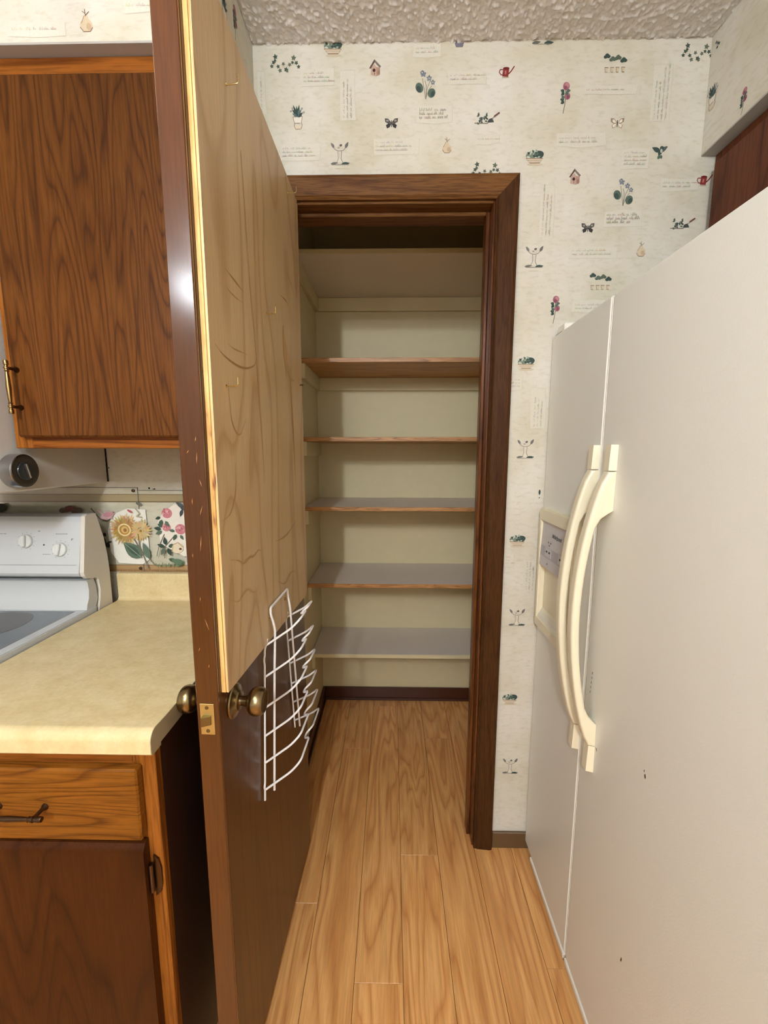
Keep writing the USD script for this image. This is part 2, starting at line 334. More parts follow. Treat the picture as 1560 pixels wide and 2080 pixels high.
def m_birdhouse():
    p = Print(); p.P([(-1.2, -1.6), (.3, -1.9), (.3, .3), (-.2, 1), (-1.1, .1)], (186, 158, 142)); p.P([(.3, -1.9), (1.3, -1.5), (1.3, .1), (.3, .3)], (176, 140, 122))
    p.P([(-1.6, .0), (-.2, 2.1), (.1, 1.7), (-1.2, -.1)], (96, 72, 66)); p.P([(-.2, 2.1), (1.6, .4), (1.2, .05), (-.05, 1.3)], (128, 112, 104)); p.E(-.3, -.5, .38, .42, 0, (70, 44, 40)); p.L([(-.2, -1.1), (-.2, -1.5)], .14, (110, 60, 56)); p.E(.9, -1.1, .35, .6, 0, (150, 120, 108)); return p
def m_violet():
    p = Print()
    for q in ([(0, -3.3), (-.4, -1), (-.9, 1.6)], [(0, -3.3), (.5, -.5), (1.2, 1)], [(0, -3.3), (.9, -1), (1.6, -.2)], [(.1, -3.3), (.1, 0), (-.2, 1)]): p.L(q, .13, (120, 112, 96))
    p.E(-1.7, -.6, 1.0, 1.25, 25, GR); p.E(-1.9, -.9, .6, .8, 25, GD); p.E(1.6, -1.9, 1.0, 1.15, -25, GR); p.E(1.9, -2.1, .5, .7, -25, GD)
    for x, y, s in ((-.7, 2.6, 1), (.9, 1.6, .9), (1.9, .6, .75), (-1.0, 2.9, .7)):
        for a in (90, 160, 230, 310, 20): p.E(x + .45 * s * math.cos(math.radians(a)), y + .45 * s * math.sin(math.radians(a)), .36 * s, .24 * s, a, (124, 130, 142) if a != 90 else (98, 104, 118))
        p.E(x, y, .14, .14, 0, (220, 210, 160))
    return p
def m_can():
    p = Print(); p.P([(-.9, -1.1), (.7, -1.2), (.9, .7), (-.7, .8)], RD); p.E(.1, .8, .85, .3, 0, (110, 36, 38)); p.L([(.8, -.5), (1.5, .2), (2.2, 1.2)], .28, (120, 42, 42)); p.L([(-.8, .5), (-1.5, .5), (-1.7, -.1), (-1.3, -.7), (-.8, -.7)], .22, RD); p.E(0, -1.35, 1.0, .15, 0, (178, 164, 140)); p.P([(-.3, -.6), (.1, -.7), (.2, .2), (-.2, .3)], (180, 110, 100)); return p
def m_clover():
    p = Print(); p.L([(-.3, -3.9), (0, -2), (.2, 0), (.1, 2)], .16, (90, 92, 70))
    p.E(.2, 2.6, .9, 1.0, 0, PK); p.E(.4, 2.9, .5, .6, 20, (186, 128, 132)); p.E(.6, .2, .8, .85, 0, PK); p.E(.8, .0, .4, .5, 0, (136, 76, 92)); p.E(0, 2.2, .5, .5, 0, (140, 80, 96))
    for x, y, r in ((-.9, 1.3, 160), (-.8, 1.1, 220), (1.0, 1.4, 10), (-.7, -.7, 170), (-.6, -1.0, 215), (-.8, -.5, 130), (.4, 1.3, -60)): p.leaf(x * .3, y, 1.1, .42, r, GD if r > 150 else GR)
    return p
def m_pots():
    p = Print()
    for k, x in enumerate((-2.3, -.8, .6, 2.1)):
        c = [GD, GR, (90, 98, 82), GD][k]; y = (1.1, .4, .7, .1)[k]
        for dx, dy, s in ((-.4, 0, .5), (.4, .1, .5), (0, .4, .5)): p.E(x + dx, y + dy + .5, s, s * .8, 0, c)
        p.P([(x - .45, -.9), (x + .45, -.95), (x + .3, -2.0), (x - .3, -2.0)], (204, 188, 160)); p.L([(x - .45, -.9), (x + .45, -.95)], .14, BR); p.L([(x - .42, -.9), (x - .3, -2.0), (x + .3, -2)], .1, (140, 118, 96))
    return p
def m_pot():
    p = Print(); p.P([(-1.2, -.2), (1.4, -.1), (1.1, -1.6), (-.8, -1.7)], (224, 217, 202)); p.P([(-1.2, -2.3), (1.3, -2.2), (1.0, -3.2), (-.8, -3.2)], (214, 200, 176))
    for a in ([(-1.2, -.2), (-.8, -1.7), (-.9, -2.4), (-.5, -3.2), (.8, -3.2)], [(1.4, -.1), (1.1, -1.6), (1.3, -2.2), (1.0, -3.1)], [(-1.2, -.2), (1.4, -.1)], [(-.8, -1.7), (.6, -1.8)]): p.L(a, .13, (140, 116, 100))
    for r, l in ((60, 2.2), (80, 3.0), (95, 2.7), (112, 3.2), (128, 2.4), (150, 1.7), (35, 1.8), (20, 1.3), (72, 2.0), (104, 1.9)): p.leaf(.1, -.2, l, .3, r, GD if r % 3 else (92, 110, 112))
    for x, y in ((-1.7, 1.2), (1.8, .9), (-1.2, 1.9), (1.3, 1.8)): p.E(x, y, .3, .2, 30, (150, 156, 158))
    return p
def m_butterfly(c1=(84, 82, 78), c2=(60, 58, 58), hollow=False):
    p = Print()
    for s in (-1, 1):
        p.P([(0, .1), (s * .9, 1.1), (s * 1.8, 1.2), (s * 1.7, .3), (s * .9, -.1)], c1); p.P([(0, 0), (s * .9, -.1), (s * 1.5, -.5), (s * 1.2, -1.3), (s * .5, -1.0)], c2)
        if hollow:
            p.P([(s * .2, .1), (s * .9, .9), (s * 1.35, .9), (s * 1.3, .3), (s * .8, .05)], PAPER); p.P([(s * .2, -.1), (s * .85, -.2), (s * 1.3, -.5), (s * 1.05, -1.1), (s * .55, -.85)], PAPER)
        else: p.E(s * 1.1, .6, .35, .25, 0, (150, 146, 140))
    p.L([(0, .6), (0, -.9)], .2, (70, 60, 54)); return p
def m_trowel():
    p = Print(); r = random.Random(5)
    for k in range(18): p.leaf(r.uniform(-3, .6), r.uniform(-.9, .8), .8, .22, r.uniform(0, 360), r.choice([GD, GR, (128, 128, 112), (78, 80, 72)]))
    p.P([(.2, -1.0), (2.0, -.9), (1.5, .1), (.6, -.2)], (70, 76, 72)); p.L([(1.5, -.1), (2.1, .5)], .2, GY); p.L([(2.1, .5), (3.3, 1.3)], .4, (112, 74, 64)); p.L([(-3.2, -1.1), (.4, -1.2)], .14, (120, 112, 98)); return p
def m_hummer():
    p = Print(); p.leaf(-.3, -.4, 2.6, .5, 32, (84, 96, 92)); p.leaf(.0, -.3, 2.6, .6, 155, GD); p.leaf(.2, .4, 1.9, .55, 250, (64, 84, 74)); p.E(.3, .6, .55, .5, 0, GD); p.L([(.7, .8), (1.6, 1.0)], .12, (90, 86, 80)); p.leaf(-.1, -1.2, 1.1, .4, 240, GR); p.leaf(.1, -1.1, 1.0, .35, 290, GR); p.E(.2, -.1, .3, .5, 0, (190, 190, 176)); return p
def m_bath():
    p = Print(); p.P([(-1.9, 1.9), (1.9, 1.9), (1.2, 1.0), (.5, .6), (-.5, .6), (-1.2, 1.0)], (206, 198, 180)); p.L([(-2.2, 2.6), (-1.8, 1.6), (-1, .9), (0, .7), (1, .9), (1.8, 1.7), (2.1, 2.6)], .16, GY)
    p.leaf(-1.5, 1.5, 1.6, .35, 125, (120, 116, 112)); p.leaf(1.5, 1.4, 1.8, .4, 60, (112, 108, 106)); p.E(.3, 2.1, .4, .3, 20, (110, 100, 96)); p.E(-.3, 1.5, .3, .2, 0, (160, 150, 140))
    p.P([(-.5, .6), (.5, .6), (.4, -1.2), (.9, -2.3), (-.9, -2.3), (-.4, -1.2)], (216, 208, 190)); p.L([(-.5, .6), (-.4, -1.2), (-.9, -2.3)], .14, GY); p.L([(.5, .6), (.35, -1.2), (.9, -2.3)], .14, (120, 116, 108)); p.L([(-.1, .4), (-.1, -1.0)], .1, (170, 164, 150))
    p.leaf(-2.6, -2.5, 2.2, .3, 8, (112, 112, 104)); p.leaf(.4, -2.5, 2.4, .35, 4, GD); p.L([(-2.2, -2.7), (2.4, -2.7)], .16, GY); p.L([(-1.2, -3.6), (1.2, -3.6)], .14, (206, 196, 170)); return p
def m_pear():
    p = Print(); p.E(0, -.7, 1.25, 1.1, 0, (206, 188, 158)); p.P([(-.9, -.2), (.9, -.2), (.3, 1.0), (-.3, 1.0)], (206, 188, 158)); p.L([(-.9, -.3), (-.3, .9)], .12, (150, 124, 104)); p.L([(-1.2, -1.0), (-.6, -1.75), (.7, -1.75), (1.2, -1.1)], .14, (140, 110, 92)); p.E(.5, -.9, .5, .6, 0, (190, 164, 134))
    p.L([(0, .9), (-.1, 2.0)], .13, BR); p.L([(0, 1.0), (.7, 1.6)], .12, BR); p.L([(-.05, 1.3), (-.6, 1.7)], .1, BR); return p
MOT = {'ivy': (m_ivy, 'ivy_print'), 'bowl': (m_bowl, 'herb_bowl_print'), 'birdhouse': (m_birdhouse, 'birdhouse_print'), 'violet': (m_violet, 'violet_print'), 'wateringcan': (m_can, 'watering_can_print'), 'clover': (m_clover, 'clover_print'), 'pots': (m_pots, 'seedling_pots_print'), 'pot': (m_pot, 'potted_plant_print'),
       'butterfly': (m_butterfly, 'butterfly_print'), 'palebutterfly': (lambda: m_butterfly((150, 124, 108), (170, 146, 126), True), 'butterfly_print'), 'trowel': (m_trowel, 'trowel_print'), 'hummingbird': (m_hummer, 'hummingbird_print'), 'birdbath': (m_bath, 'birdbath_print'), 'pear': (m_pear, 'pear_print')}
def lettering(w, rows, seed, h=0.5, gap=0.95, col=(204, 197, 178), scrap=True):
    """A scrap of old writing on the paper, too faint and small to read."""
    p, r = Print(), random.Random(seed); W = w * 100; H = rows * gap
    if scrap:
        e = lambda: r.uniform(-.25, .25)
        q = [(-W / 2 - .6 + e(), -H / 2 - .3 + e()), (0, -H / 2 - .4 + e()), (W / 2 + .5 + e(), -H / 2 - .2 + e()), (W / 2 + .6 + e(), H / 2 + .9 + e()), (0, H / 2 + 1 + e()), (-W / 2 - .5 + e(), H / 2 + .8 + e())]
        p.P([(x + .12, y - .12) for x, y in q], (201, 194, 174)); p.P(q, (213, 207, 191))
    for k in range(rows):
        y = (rows / 2 - k) * gap - .3; x = -W / 2; end = W / 2 * r.uniform(.35, 1)
        while x < end:
            tone = tuple(int(c + r.uniform(-22, 10)) for c in col)
            for j in range(r.randint(2, 6)):
                hh = h * r.choice([.5, .55, .6, 1.0]); sl = .12
                p.P([(x, y), (x + .13, y), (x + .13 + sl * hh, y + hh), (x + sl * hh, y + hh)], tone)
                if r.random() < .5: p.P([(x, y), (x + .3, y + .02), (x + .3, y + .11), (x, y + .1)], tone)
                x += r.uniform(.24, .36)
            x += r.uniform(.25, .6)
    return p

# ================================================================== SETTING
ZC = 2.43
WT = 0.115        # thickness of the pantry wall
# floor: laminate planks running towards the pantry
fl = thing('floor', 'honey oak laminate plank floor', 'floor', kind='structure')
part(fl, 'subfloor', bx(-2.4, 1.25, -3.6, 0.9, -0.06, -0.010), 'subfloor')
PW, GAPP = 0.1265, 0.0005
joints = {0: [-0.04, -1.25], -1: [-0.39, 0.80], -2: [0.474, -0.76], -3: [-0.2, -1.4], 1: [-0.62, 0.55], 2: [-0.9, 0.25], 3: [-0.35], 4: [-0.7]}
for k in range(-18, 10):
    x0 = 0.0345 + PW * k
    cuts = sorted(joints.get(k, [rng.uniform(-0.9, -0.1)]))
    cuts = [-3.6] + ([cuts[0] - 1.22] if cuts[0] - 1.22 > -3.6 else []) + cuts + [0.885]
    for a, b in zip(cuts[:-1], cuts[1:]):
        if b - a < 0.02: continue
        part(fl, 'plank', bx(x0 + GAPP, x0 + PW - GAPP, a + GAPP * .6, b - GAPP * .6, -0.010, rng.uniform(-0.0001, 0.0), 0.0005), 'floor')

# ceiling with popcorn relief where the photo shows it
def popcorn(x0, x1, y0, y1, step):
    nx, ny = int((x1 - x0) / step), int((y1 - y0) / step)
    X, Y = np.meshgrid(np.linspace(x0, x1, nx), np.linspace(y0, y1, ny), indexing='ij')
    p = np.stack([X, Y, np.zeros_like(X)], -1)
    h = np.clip(meshkit.noise(p / 0.0075, 1) - 0.5, 0, 1) ** .8 * 0.0085 + np.clip(meshkit.noise(p / 0.0048, 2) - 0.45, 0, 1) * 0.0055 + meshkit.noise(p / 0.03, 3) * 0.002
    V = np.stack([X, Y, ZC - h], -1).reshape(-1, 3); i = np.arange(nx * ny).reshape(nx, ny)
    a, b, c, d = i[:-1, :-1].ravel(), i[1:, :-1].ravel(), i[1:, 1:].ravel(), i[:-1, 1:].ravel()
    F = np.vstack([np.c_[a, c, b], np.c_[a, d, c]])
    return trimesh.Trimesh(V, F, process=False)
ce = thing('ceiling', 'white popcorn-textured plaster ceiling', 'ceiling', kind='structure')
part(ce, 'slab', bx(-2.4, 1.25, -3.6, 0.95, ZC, ZC + 0.06), 'ceiling')
part(ce, 'popcorn_plaster', popcorn(-0.376, 0.838, -0.60, -0.0005, 0.0024), 'ceiling', smooth=True)
part(ce, 'popcorn_plaster', popcorn(-0.376, 0.838, -1.60, -0.60, 0.0042), 'ceiling', smooth=True)
part(ce, 'popcorn_plaster', popcorn(-1.70, -0.376, -1.60, -0.347, 0.0042), 'ceiling', smooth=True)

# back wall of the kitchen with the doorway
DX0, DX1, DZ = -0.345, 0.303, 2.058
wb = thing('wall_back', 'cream wallpapered wall with small garden prints around the pantry doorway', 'wall', kind='structure')
part(wb, 'wallpaper', cat(bx(-2.4, DX0, 0, WT, 0, ZC), bx(DX1, 1.25, 0, WT, 0, ZC), bx(DX0, DX1, 0, WT, DZ, ZC)), 'paper')
motifs = [('ivy', -0.29, 2.38), ('bowl', -0.161, 2.418), ('birdhouse', -0.048, 2.368), ('violet', 0.088, 2.326), ('wateringcan', 0.301, 2.355), ('clover', 0.462, 2.293), ('pots', 0.59, 2.37), ('ivy', 0.802, 2.391), ('pot', -0.261, 2.256), ('butterfly', -0.004, 2.236), ('trowel', 0.254, 2.244), ('palebutterfly', 0.606, 2.229), ('hummingbird', 0.728, 2.161), ('birdbath', -0.146, 2.162), ('pear', 0.148, 2.179), ('ivy', 0.258, 2.114), ('bowl', 0.388, 2.149), ('birdhouse', 0.501, 2.098), ('violet', 0.637, 2.058), ('wateringcan', 0.851, 2.087), ('butterfly', 0.545, 1.969), ('trowel', 0.804, 1.977), ('birdbath', 0.4, 1.894), ('pear', 0.697, 1.912), ('pots', 0.591, 1.827), ('clover', 0.466, 1.755), ('bowl', 0.391, 1.607), ('birdbath', 0.401, 1.358), ('bowl', 0.39, 1.078), ('birdbath', 0.4, 0.828), ('bowl', 0.389, 0.549), ('birdbath', 0.401, 0.305)]
BACK = ((1, 0, 0), (0, 0, 1), (0, -1, 0))
for n, x, z in motifs:
    f, nm = MOT[n]; f().place(wb, nm, (x, 0, z), *BACK, scale=0.01)
half = Print()
half.P([(-1.2, -2.2), (1.3, -2.1), (1.0, -3.2), (-.8, -3.2)], (120, 116, 126)); half.L([(-.8, -2.2), (-.5, -1.2)], .3, (86, 88, 104)); half.L([(.6, -2.2), (.6, -1.2)], .3, (150, 146, 150)); half.L([(.0, -2.2), (.1, -1.4)], .2, (200, 190, 190))
half.place(wb, 'potted_plant_print', (0.175, 0, 2.446), *BACK)
foot = Print(); foot.P([(-.6, -1.6), (.6, -1.6), (.9, -2.3), (-.9, -2.3)], (206, 198, 180)); foot.leaf(-2.8, -2.5, 2.4, .4, 8, (104, 104, 96)); foot.leaf(.4, -2.5, 2.6, .45, 4, GD); foot.L([(-2.2, -2.7), (2.4, -2.7)], .16, GY)
foot.place(wb, 'birdbath_print', (0.395, 0, 2.445), *BACK)
leaf_ = Print(); leaf_.E(0, 0.3, .3, .8, 0, GD); leaf_.E(0, -1.4, .15, .2, 0, GD); leaf_.L([(-.5, 1.2), (-.7, 0), (-.3, -2)], .1, PALE)
leaf_.place(wb, 'leaf_print', (0.4505, 0, 1.225), *BACK); 
blocks = [(-0.203, 2.345, 1, 0.076, 3), (-0.12, 2.303, 'v', 0.106, 3), (0.113, 2.253, 1, 0.083, 3), (0.198, 2.34, 1, 0.091, 2), (0.582, 2.306, 1, 0.129, 1), (0.72, 2.298, 'v', 0.121, 4), (0.512, 2.186, 1, 0.121, 2), (0.64, 1.988, 1, 0.091, 3), (0.565, 1.902, 1, 0.121, 2), (-0.255, 2.164, 1, 0.098, 3), (0.01, 2.176, 1, 0.114, 3), (-0.354, 2.312, 'v', 0.091, 1), (0.432, 2.011, 'v', 0.121, 3), (0.568, 1.758, 1, 0.091, 2), (0.363, 1.547, 1, 0.03, 3), (0.436, 1.477, 'v', 0.106, 3), (0.437, 0.965, 'v', 0.091, 3), (0.368, 1.012, 1, 0.02, 3), (0.258, 2.191, 1, 0.055, 1), (0.787, 2.073, 1, 0.091, 2), (0.661, 2.139, 1, 0.061, 4), (0.09, 2.405, 1, 0.06, 2)]
for i, (x, z, d, w, r) in enumerate(blocks):
    strong = i in (2, 7)
    b = lettering(w, r, 100 + i, col=(156, 148, 128) if strong else (192, 184, 165), h=0.75 if strong else 0.5)
    ax = BACK if d == 1 else ((0, 0, 1), (-1, 0, 0), (0, -1, 0))
    b.place(wb, 'handwriting_print', (x, 0, z), *ax)

# printed border of the wallpaper above the counter
def border():
    p = Print()          # cm, origin at x = -0.80, z = 1.105
    p.P([(-70, 9.0), (38, 9.0), (38, 11.4), (-70, 11.4)], (176, 156, 120)); p.L([(-70, 9.0), (38, 9.0)], .35, (120, 98, 70)); p.L([(-70, 11.3), (38, 11.3)], .25, (140, 120, 90))
    p.P([(-70, -13.4), (38, -13.4), (38, -11.2), (-70, -11.2)], (186, 150, 106)); p.L([(-32, -11.2), (38, -11.2)], .2, (140, 110, 80))
    for k in range(120): p.L([(-22 + k * .45, -13.3), (-22 + k * .45, -12.6)], .16, (140, 104, 70))
    # torn letter behind the sunflower
    p.P([(-7, 5), (-2, 7), (3.6, 6.6), (4, -9), (1.5, -10.8), (-6, -10.5), (-8.4, -7), (-8.8, 0)], (232, 226, 212))
    r = random.Random(11)
    for rad, n, col in ((5.6, 40, (204, 176, 128)), (4.7, 34, (194, 160, 108)), (3.9, 28, (170, 132, 78))):
        for k in range(n):
            a = 360 / n * k + r.uniform(-4, 4); p.leaf(-3.2 + 1.6 * math.cos(math.radians(a)), 0.3 + 1.5 * math.sin(math.radians(a)), (rad - 1.6) * r.uniform(.8, 1.05), .42, a, tuple(int(c + r.uniform(-16, 16)) for c in col))
    for k in range(22):
        a = 360 / 22 * k; p.leaf(1.9 + .8 * math.cos(math.radians(a)), .2 + .8 * math.sin(math.radians(a)), 2.9 * r.uniform(.75, 1.1), .4, a, tuple(int(c + r.uniform(-14, 14)) for c in (202, 172, 122)))
    p.E(-3.2, .3, 2.1, 2.0, 0, (226, 204, 150)); p.E(-3.2, .3, 1.6, 1.55, 0, (176, 128, 64)); p.E(-3.1, .3, 1.1, 1.1, 0, (206, 176, 112)); p.E(-3.0, .2, .55, .6, 0, (150, 104, 60)); p.E(1.9, .0, .9, .85, 0, (196, 168, 106)); p.E(1.9, 0, .4, .4, 0, (150, 110, 66))
    p.L([(1.0, -1), (1.2, -5), (2.8, -10), (3.4, -12)], .35, (120, 112, 96)); p.L([(-.4, -2.6), (.8, -5), (2, -7)], .3, (120, 110, 90)); p.L([(3.2, -8), (5.6, -11)], .3, (120, 112, 96))
    p.leaf(1.6, -8.6, 7.4, 2.2, 138, (96, 112, 94)); p.leaf(1.0, -8.0, 5.6, 1.1, 138, (70, 90, 74)); p.leaf(4.0, -9.0, 5.6, 1.1, 108, (100, 116, 98)); p.L([(1.6, -8.6), (-3.5, -4)], .18, (150, 160, 140))
    for q in ([(-11, 6.5), (-8.5, 4.2), (-6.8, 4.0)], [(-8.6, 6.2), (-6.6, 4.6), (-6.6, 6.2)]): p.L(q, .45, (206, 160, 160))
    p.leaf(-10.6, 3.6, 5.2, 1.1, 22, (214, 176, 172)); p.leaf(-9.6, 4.8, 4, .8, 10, (196, 140, 146)); p.L([(-13, 7), (-10.6, 3.8), (-8.5, 3.1)], .3, (96, 70, 66))
    p.E(-1.0, 6.2, .9, .35, -30, (176, 96, 96)); p.E(2, 8.5, .9, .5, -20, (110, 108, 96)); p.L([(.8, 7), (2, 5.5), (1, 4.6), (2.6, 4.3)], .3, (170, 160, 130))
    for x, y, a, b, c in ((-10, -3.2, .7, 1.0, (52, 54, 46)), (-9.5, -1.2, .5, .6, (60, 60, 50)), (-8.8, -4.6, .6, .8, (44, 46, 42)), (-9.6, -4.4, .8, .7, (58, 58, 50)), (-8.2, -3.6, .7, .25, (60, 62, 54)), (-20, 6.9, 1.8, .9, (118, 74, 64)), (-17.6, 6.3, 1.8, .8, (112, 88, 76)), (-22, 6.4, 1.1, .8, (104, 88, 76)), (-41.4, 7.2, 1.8, 1.2, (66, 66, 56)), (-43, 6.6, 1.5, 1.2, (58, 60, 52))): p.E(x, y, a, b, 15, c)
    # second sheet: clover, hummingbird, frog, script
    p.P([(7.5, 3), (9.5, 6), (13, 8.4), (24, 8.4), (24, -8), (15, -8), (8, -4)], (230, 220, 204))
    for x, y, s in ((10.6, 5.6, 1.65), (10.2, 1.2, 1.35), (14.6, .6, 1.7)):
        p.E(x, y, s, s * .95, 0, (196, 124, 128))
        for k in range(12): p.leaf(x + r.uniform(-.8, .6) * s, y + r.uniform(-.6, .5) * s, .9, .22, r.uniform(30, 150), r.choice([(212, 152, 152), (172, 98, 106), (222, 176, 170)]))
    for x, y, rot, l in ((8.6, 4.4, 200, 1.8), (9.0, 3.6, 250, 2.6), (10, 3.2, 300, 2.2), (8.6, .6, 170, 2.4), (8.8, .0, 205, 2.4), (8.9, 1.2, 140, 1.8), (12.8, 0, 170, 1.9), (13.2, -1, 240, 2.2), (14.4, -1.2, 300, 1.8), (9.6, -4.4, 95, 2.6), (9.2, -5, 160, 2.4), (10.4, -5, 20, 2.4), (10.2, -5.4, 290, 2.6), (9.2, -5.4, 240, 2.6)):
        p.leaf(x, y, l, l * .26, rot, r.choice([(74, 92, 76), (92, 108, 90), (58, 74, 64)]))
    p.L([(6.6, -8), (7.4, -5), (9.4, -1)], .2, (100, 92, 84)); p.L([(9.6, -4.6), (12.6, -1.4)], .2, (100, 92, 84)); p.L([(9, -8.6), (9.2, -5.4)], .2, (110, 90, 90))
    p.leaf(16.4, 7.2, 3.4, .7, 145, (90, 92, 92)); p.leaf(16, 7.2, 3.2, .6, 5, (110, 112, 108)); p.E(15.7, 7.3, .6, .8, 20, (74, 78, 82)); p.leaf(15.6, 6.8, 2.4, .5, 250, (72, 76, 80)); p.L([(15.5, 8), (15.1, 9)], .15, (90, 90, 88))
    p.E(13.3, -5.4, 1.9, 1.6, 20, (222, 206, 176)); p.L([(11.6, -6.4), (12, -4.2), (13.6, -3.6), (15, -5)], .25, (180, 152, 112)); p.E(14.2, -5.6, .45, .35, 0, (100, 74, 60))
    p.leaf(10.2, -8.8, 3.2, .7, -18, (92, 110, 84)); p.E(13.2, -9.8, 1.7, 1.0, -12, (96, 118, 92)); p.L([(12, -10.6), (14, -11), (14.6, -10)], .35, (70, 92, 70)); p.E(11, -9.1, .4, .35, 0, (60, 80, 60))
    for k in range(14): p.leaf(6.6 + k * .5, -11.4, r.uniform(.8, 1.8), .2, r.uniform(50, 130), (112, 126, 96))
    p.leaf(17.5, -11, 6, 1.4, 24, (224, 180, 176)); p.leaf(18, -10.6, 5, .7, 32, (206, 150, 152))
    for y0, x0 in ((5.0, 17.2), (2.6, 16.6), (-2.0, 17.0), (-6.2, 17.4)):
        x = x0
        while x < 23:
            p.L([(x, y0 - .7), (x + .35, y0 + .6)], .2, (96, 80, 76)); p.L([(x + .35, y0 + .5), (x + .6, y0 - .5), (x + .8, y0 - .1)], .16, (120, 100, 92)); x += r.uniform(.8, 1.1)
    return p
border().place(wb, 'border_print', (-0.80, 0, 1.105), (1, 0, 0), (0, 0, 1), (0, -1, 0))

# pantry closet
PX0, PX1, PY = -0.372, 0.52, 0.868
def pantry_wall(name, mesh, label): return top(name, mesh, 'pantry_paint', label, 'wall', kind='structure')
wp_back = thing('wall_pantry_back', 'cream painted back wall inside the pantry', 'wall', kind='structure')
part(wp_back, 'plaster', bx(PX0 - 0.05, PX1 + 0.05, PY, PY + 0.06, 0, ZC), 'pantry_paint')
wp_left = thing('wall_pantry_left', 'cream painted left side wall inside the pantry', 'wall', kind='structure')
part(wp_left, 'plaster', bx(PX0 - 0.05, PX0, WT, PY, 0, ZC), 'pantry_paint')
pantry_wall('wall_pantry_right', bx(PX1, PX1 + 0.05, WT, PY, 0, ZC), 'cream painted right side wall inside the pantry')
pantry_wall('wall_pantry_front', cat(bx(PX0, DX0, WT, WT + 0.008, 0, ZC), bx(DX1, PX1, WT, WT + 0.008, 0, ZC), bx(DX0, DX1, WT, WT + 0.008, DZ, ZC)), 'cream painted inner face of the doorway wall')
# other walls of the kitchen
top('wall_right', bx(1.22, 1.28, -3.6, 0, 0, ZC), 'paper', 'wallpapered kitchen wall behind the refrigerator', 'wall', kind='structure')
top('wall_left', bx(-2.46, -2.4, -3.6, 0, 0, ZC), 'white_paint', 'pale kitchen wall beyond the range', 'wall', kind='structure')
top('wall_front', bx(-2.4, 1.22, -3.66, -3.6, 0, ZC), 'white_paint', 'pale kitchen wall opposite the pantry', 'wall', kind='structure')
# soffits above the cabinets
SL, SF, SZ = -0.377, -0.346, 2.145
so = thing('soffit', 'wallpapered soffit above the left wall cabinet', 'soffit', kind='structure')
part(so, 'wallpaper', bx(-2.4, SL, SF, -0.0005, SZ + 0.004, ZC), 'paper')
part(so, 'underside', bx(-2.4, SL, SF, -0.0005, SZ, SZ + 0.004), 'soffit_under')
FRONT = ((1, 0, 0), (0, 0, 1), (0, -1, 0))
m_pear().place(so, 'pear_print', (-0.601, SF, 2.183), *FRONT)
lettering(0.10, 1, 51).place(so, 'handwriting_print', (-0.70, SF, 2.168), *FRONT); lettering(0.07, 1, 52).place(so, 'handwriting_print', (-0.485, SF, 2.205), *FRONT)
LEFTF = ((0, 1, 0), (0, 0, 1), (1, 0, 0))
m_pot().place(so, 'potted_plant_print', (SL, -0.205, 2.33), *LEFTF); m_clover().place(so, 'clover_print', (SL, -0.135, 2.362), *LEFTF)
so2 = thing('soffit', 'wallpapered soffit above the cabinet over the refrigerator', 'soffit', kind='structure')
SRX = 0.838
part(so2, 'wallpaper', bx(SRX, 1.22, -2.4, -0.0005, SZ + 0.004, ZC), 'paper')
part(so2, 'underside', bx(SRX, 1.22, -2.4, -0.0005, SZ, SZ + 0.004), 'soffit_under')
RIGHTF = ((0, -1, 0), (0, 0, 1), (-1, 0, 0))
m_clover().place(so2, 'clover_print', (SRX, -0.135, 2.182), *RIGHTF, scale=0.0075)
m_pot().place(so2, 'potted_plant_print', (SRX, -0.022, 2.275), *RIGHTF, scale=0.010)
iv = Print()
for x, y, r in ((.6, .9, 0), (1.2, .3, 30), (1.7, -.2, 50), (1.1, -.6, 80)): ivy_leaf(iv, x, y, .42, r, GD)
iv.place(so2, 'ivy_print', (SRX, -0.012, 2.392), *RIGHTF)

# doorway trim: casing, jamb and stop
CX0, CX1, CZ = 0.286, 0.347, 2.041
def casing_profile():
    """(across from the opening, depth out of the wall)"""
    return [(0, 0), (0, 0.010), (0.004, 0.013), (0.007, 0.0115), (0.010, 0.014), (0.052, 0.018), (0.0585, 0.017), (0.0615, 0.013), (0.0615, 0)]
prof = casing_profile()
cas = thing('trim_1', 'dark walnut stained casing around the pantry doorway', 'door casing', kind='structure')
w = 0.0615
# right leg: profile in (x, -y), swept in z, mitred at the top
def leg(x_in, sign):
    V = []
    for (a, d) in prof: V.append((x_in + sign * a, -d - 0.0002, 0.0)); V.append((x_in + sign * a, -d - 0.0002, CZ + a))
    n = len(prof); F = []
    for i in range(n):
        j = (i + 1) % n; F += [[2 * i, 2 * j, 2 * j + 1], [2 * i, 2 * j + 1, 2 * i + 1]]
    for i in range(1, n - 1): F += [[0, 2 * i, 2 * i + 2], [1, 2 * i + 3, 2 * i + 1]]
    m = trimesh.Trimesh(np.array(V), np.array(F), process=False); m.fix_normals(); return m
part(cas, 'casing_leg', leg(CX0, 1), 'trim'); part(cas, 'casing_leg', leg(-0.3285, -1), 'trim')
V, F = [], []; n = len(prof)
for (a, d) in prof: V.append((-0.3285 - a, -d - 0.0002, CZ + a)); V.append((CX0 + a, -d - 0.0002, CZ + a))
for i in range(n):
    j = (i + 1) % n; F += [[2 * i, 2 * j, 2 * j + 1], [2 * i, 2 * j + 1, 2 * i + 1]]
for i in range(1, n - 1): F += [[0, 2 * i, 2 * i + 2], [1, 2 * i + 3, 2 * i + 1]]
hm = trimesh.Trimesh(np.array(V), np.array(F), process=False); hm.fix_normals()
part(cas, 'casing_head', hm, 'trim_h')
jb = thing('trim_2', 'dark stained jamb and door stop lining the pantry doorway', 'door jamb', kind='structure')
JX0, JX1, JZ = -0.3225, 0.281, 2.035
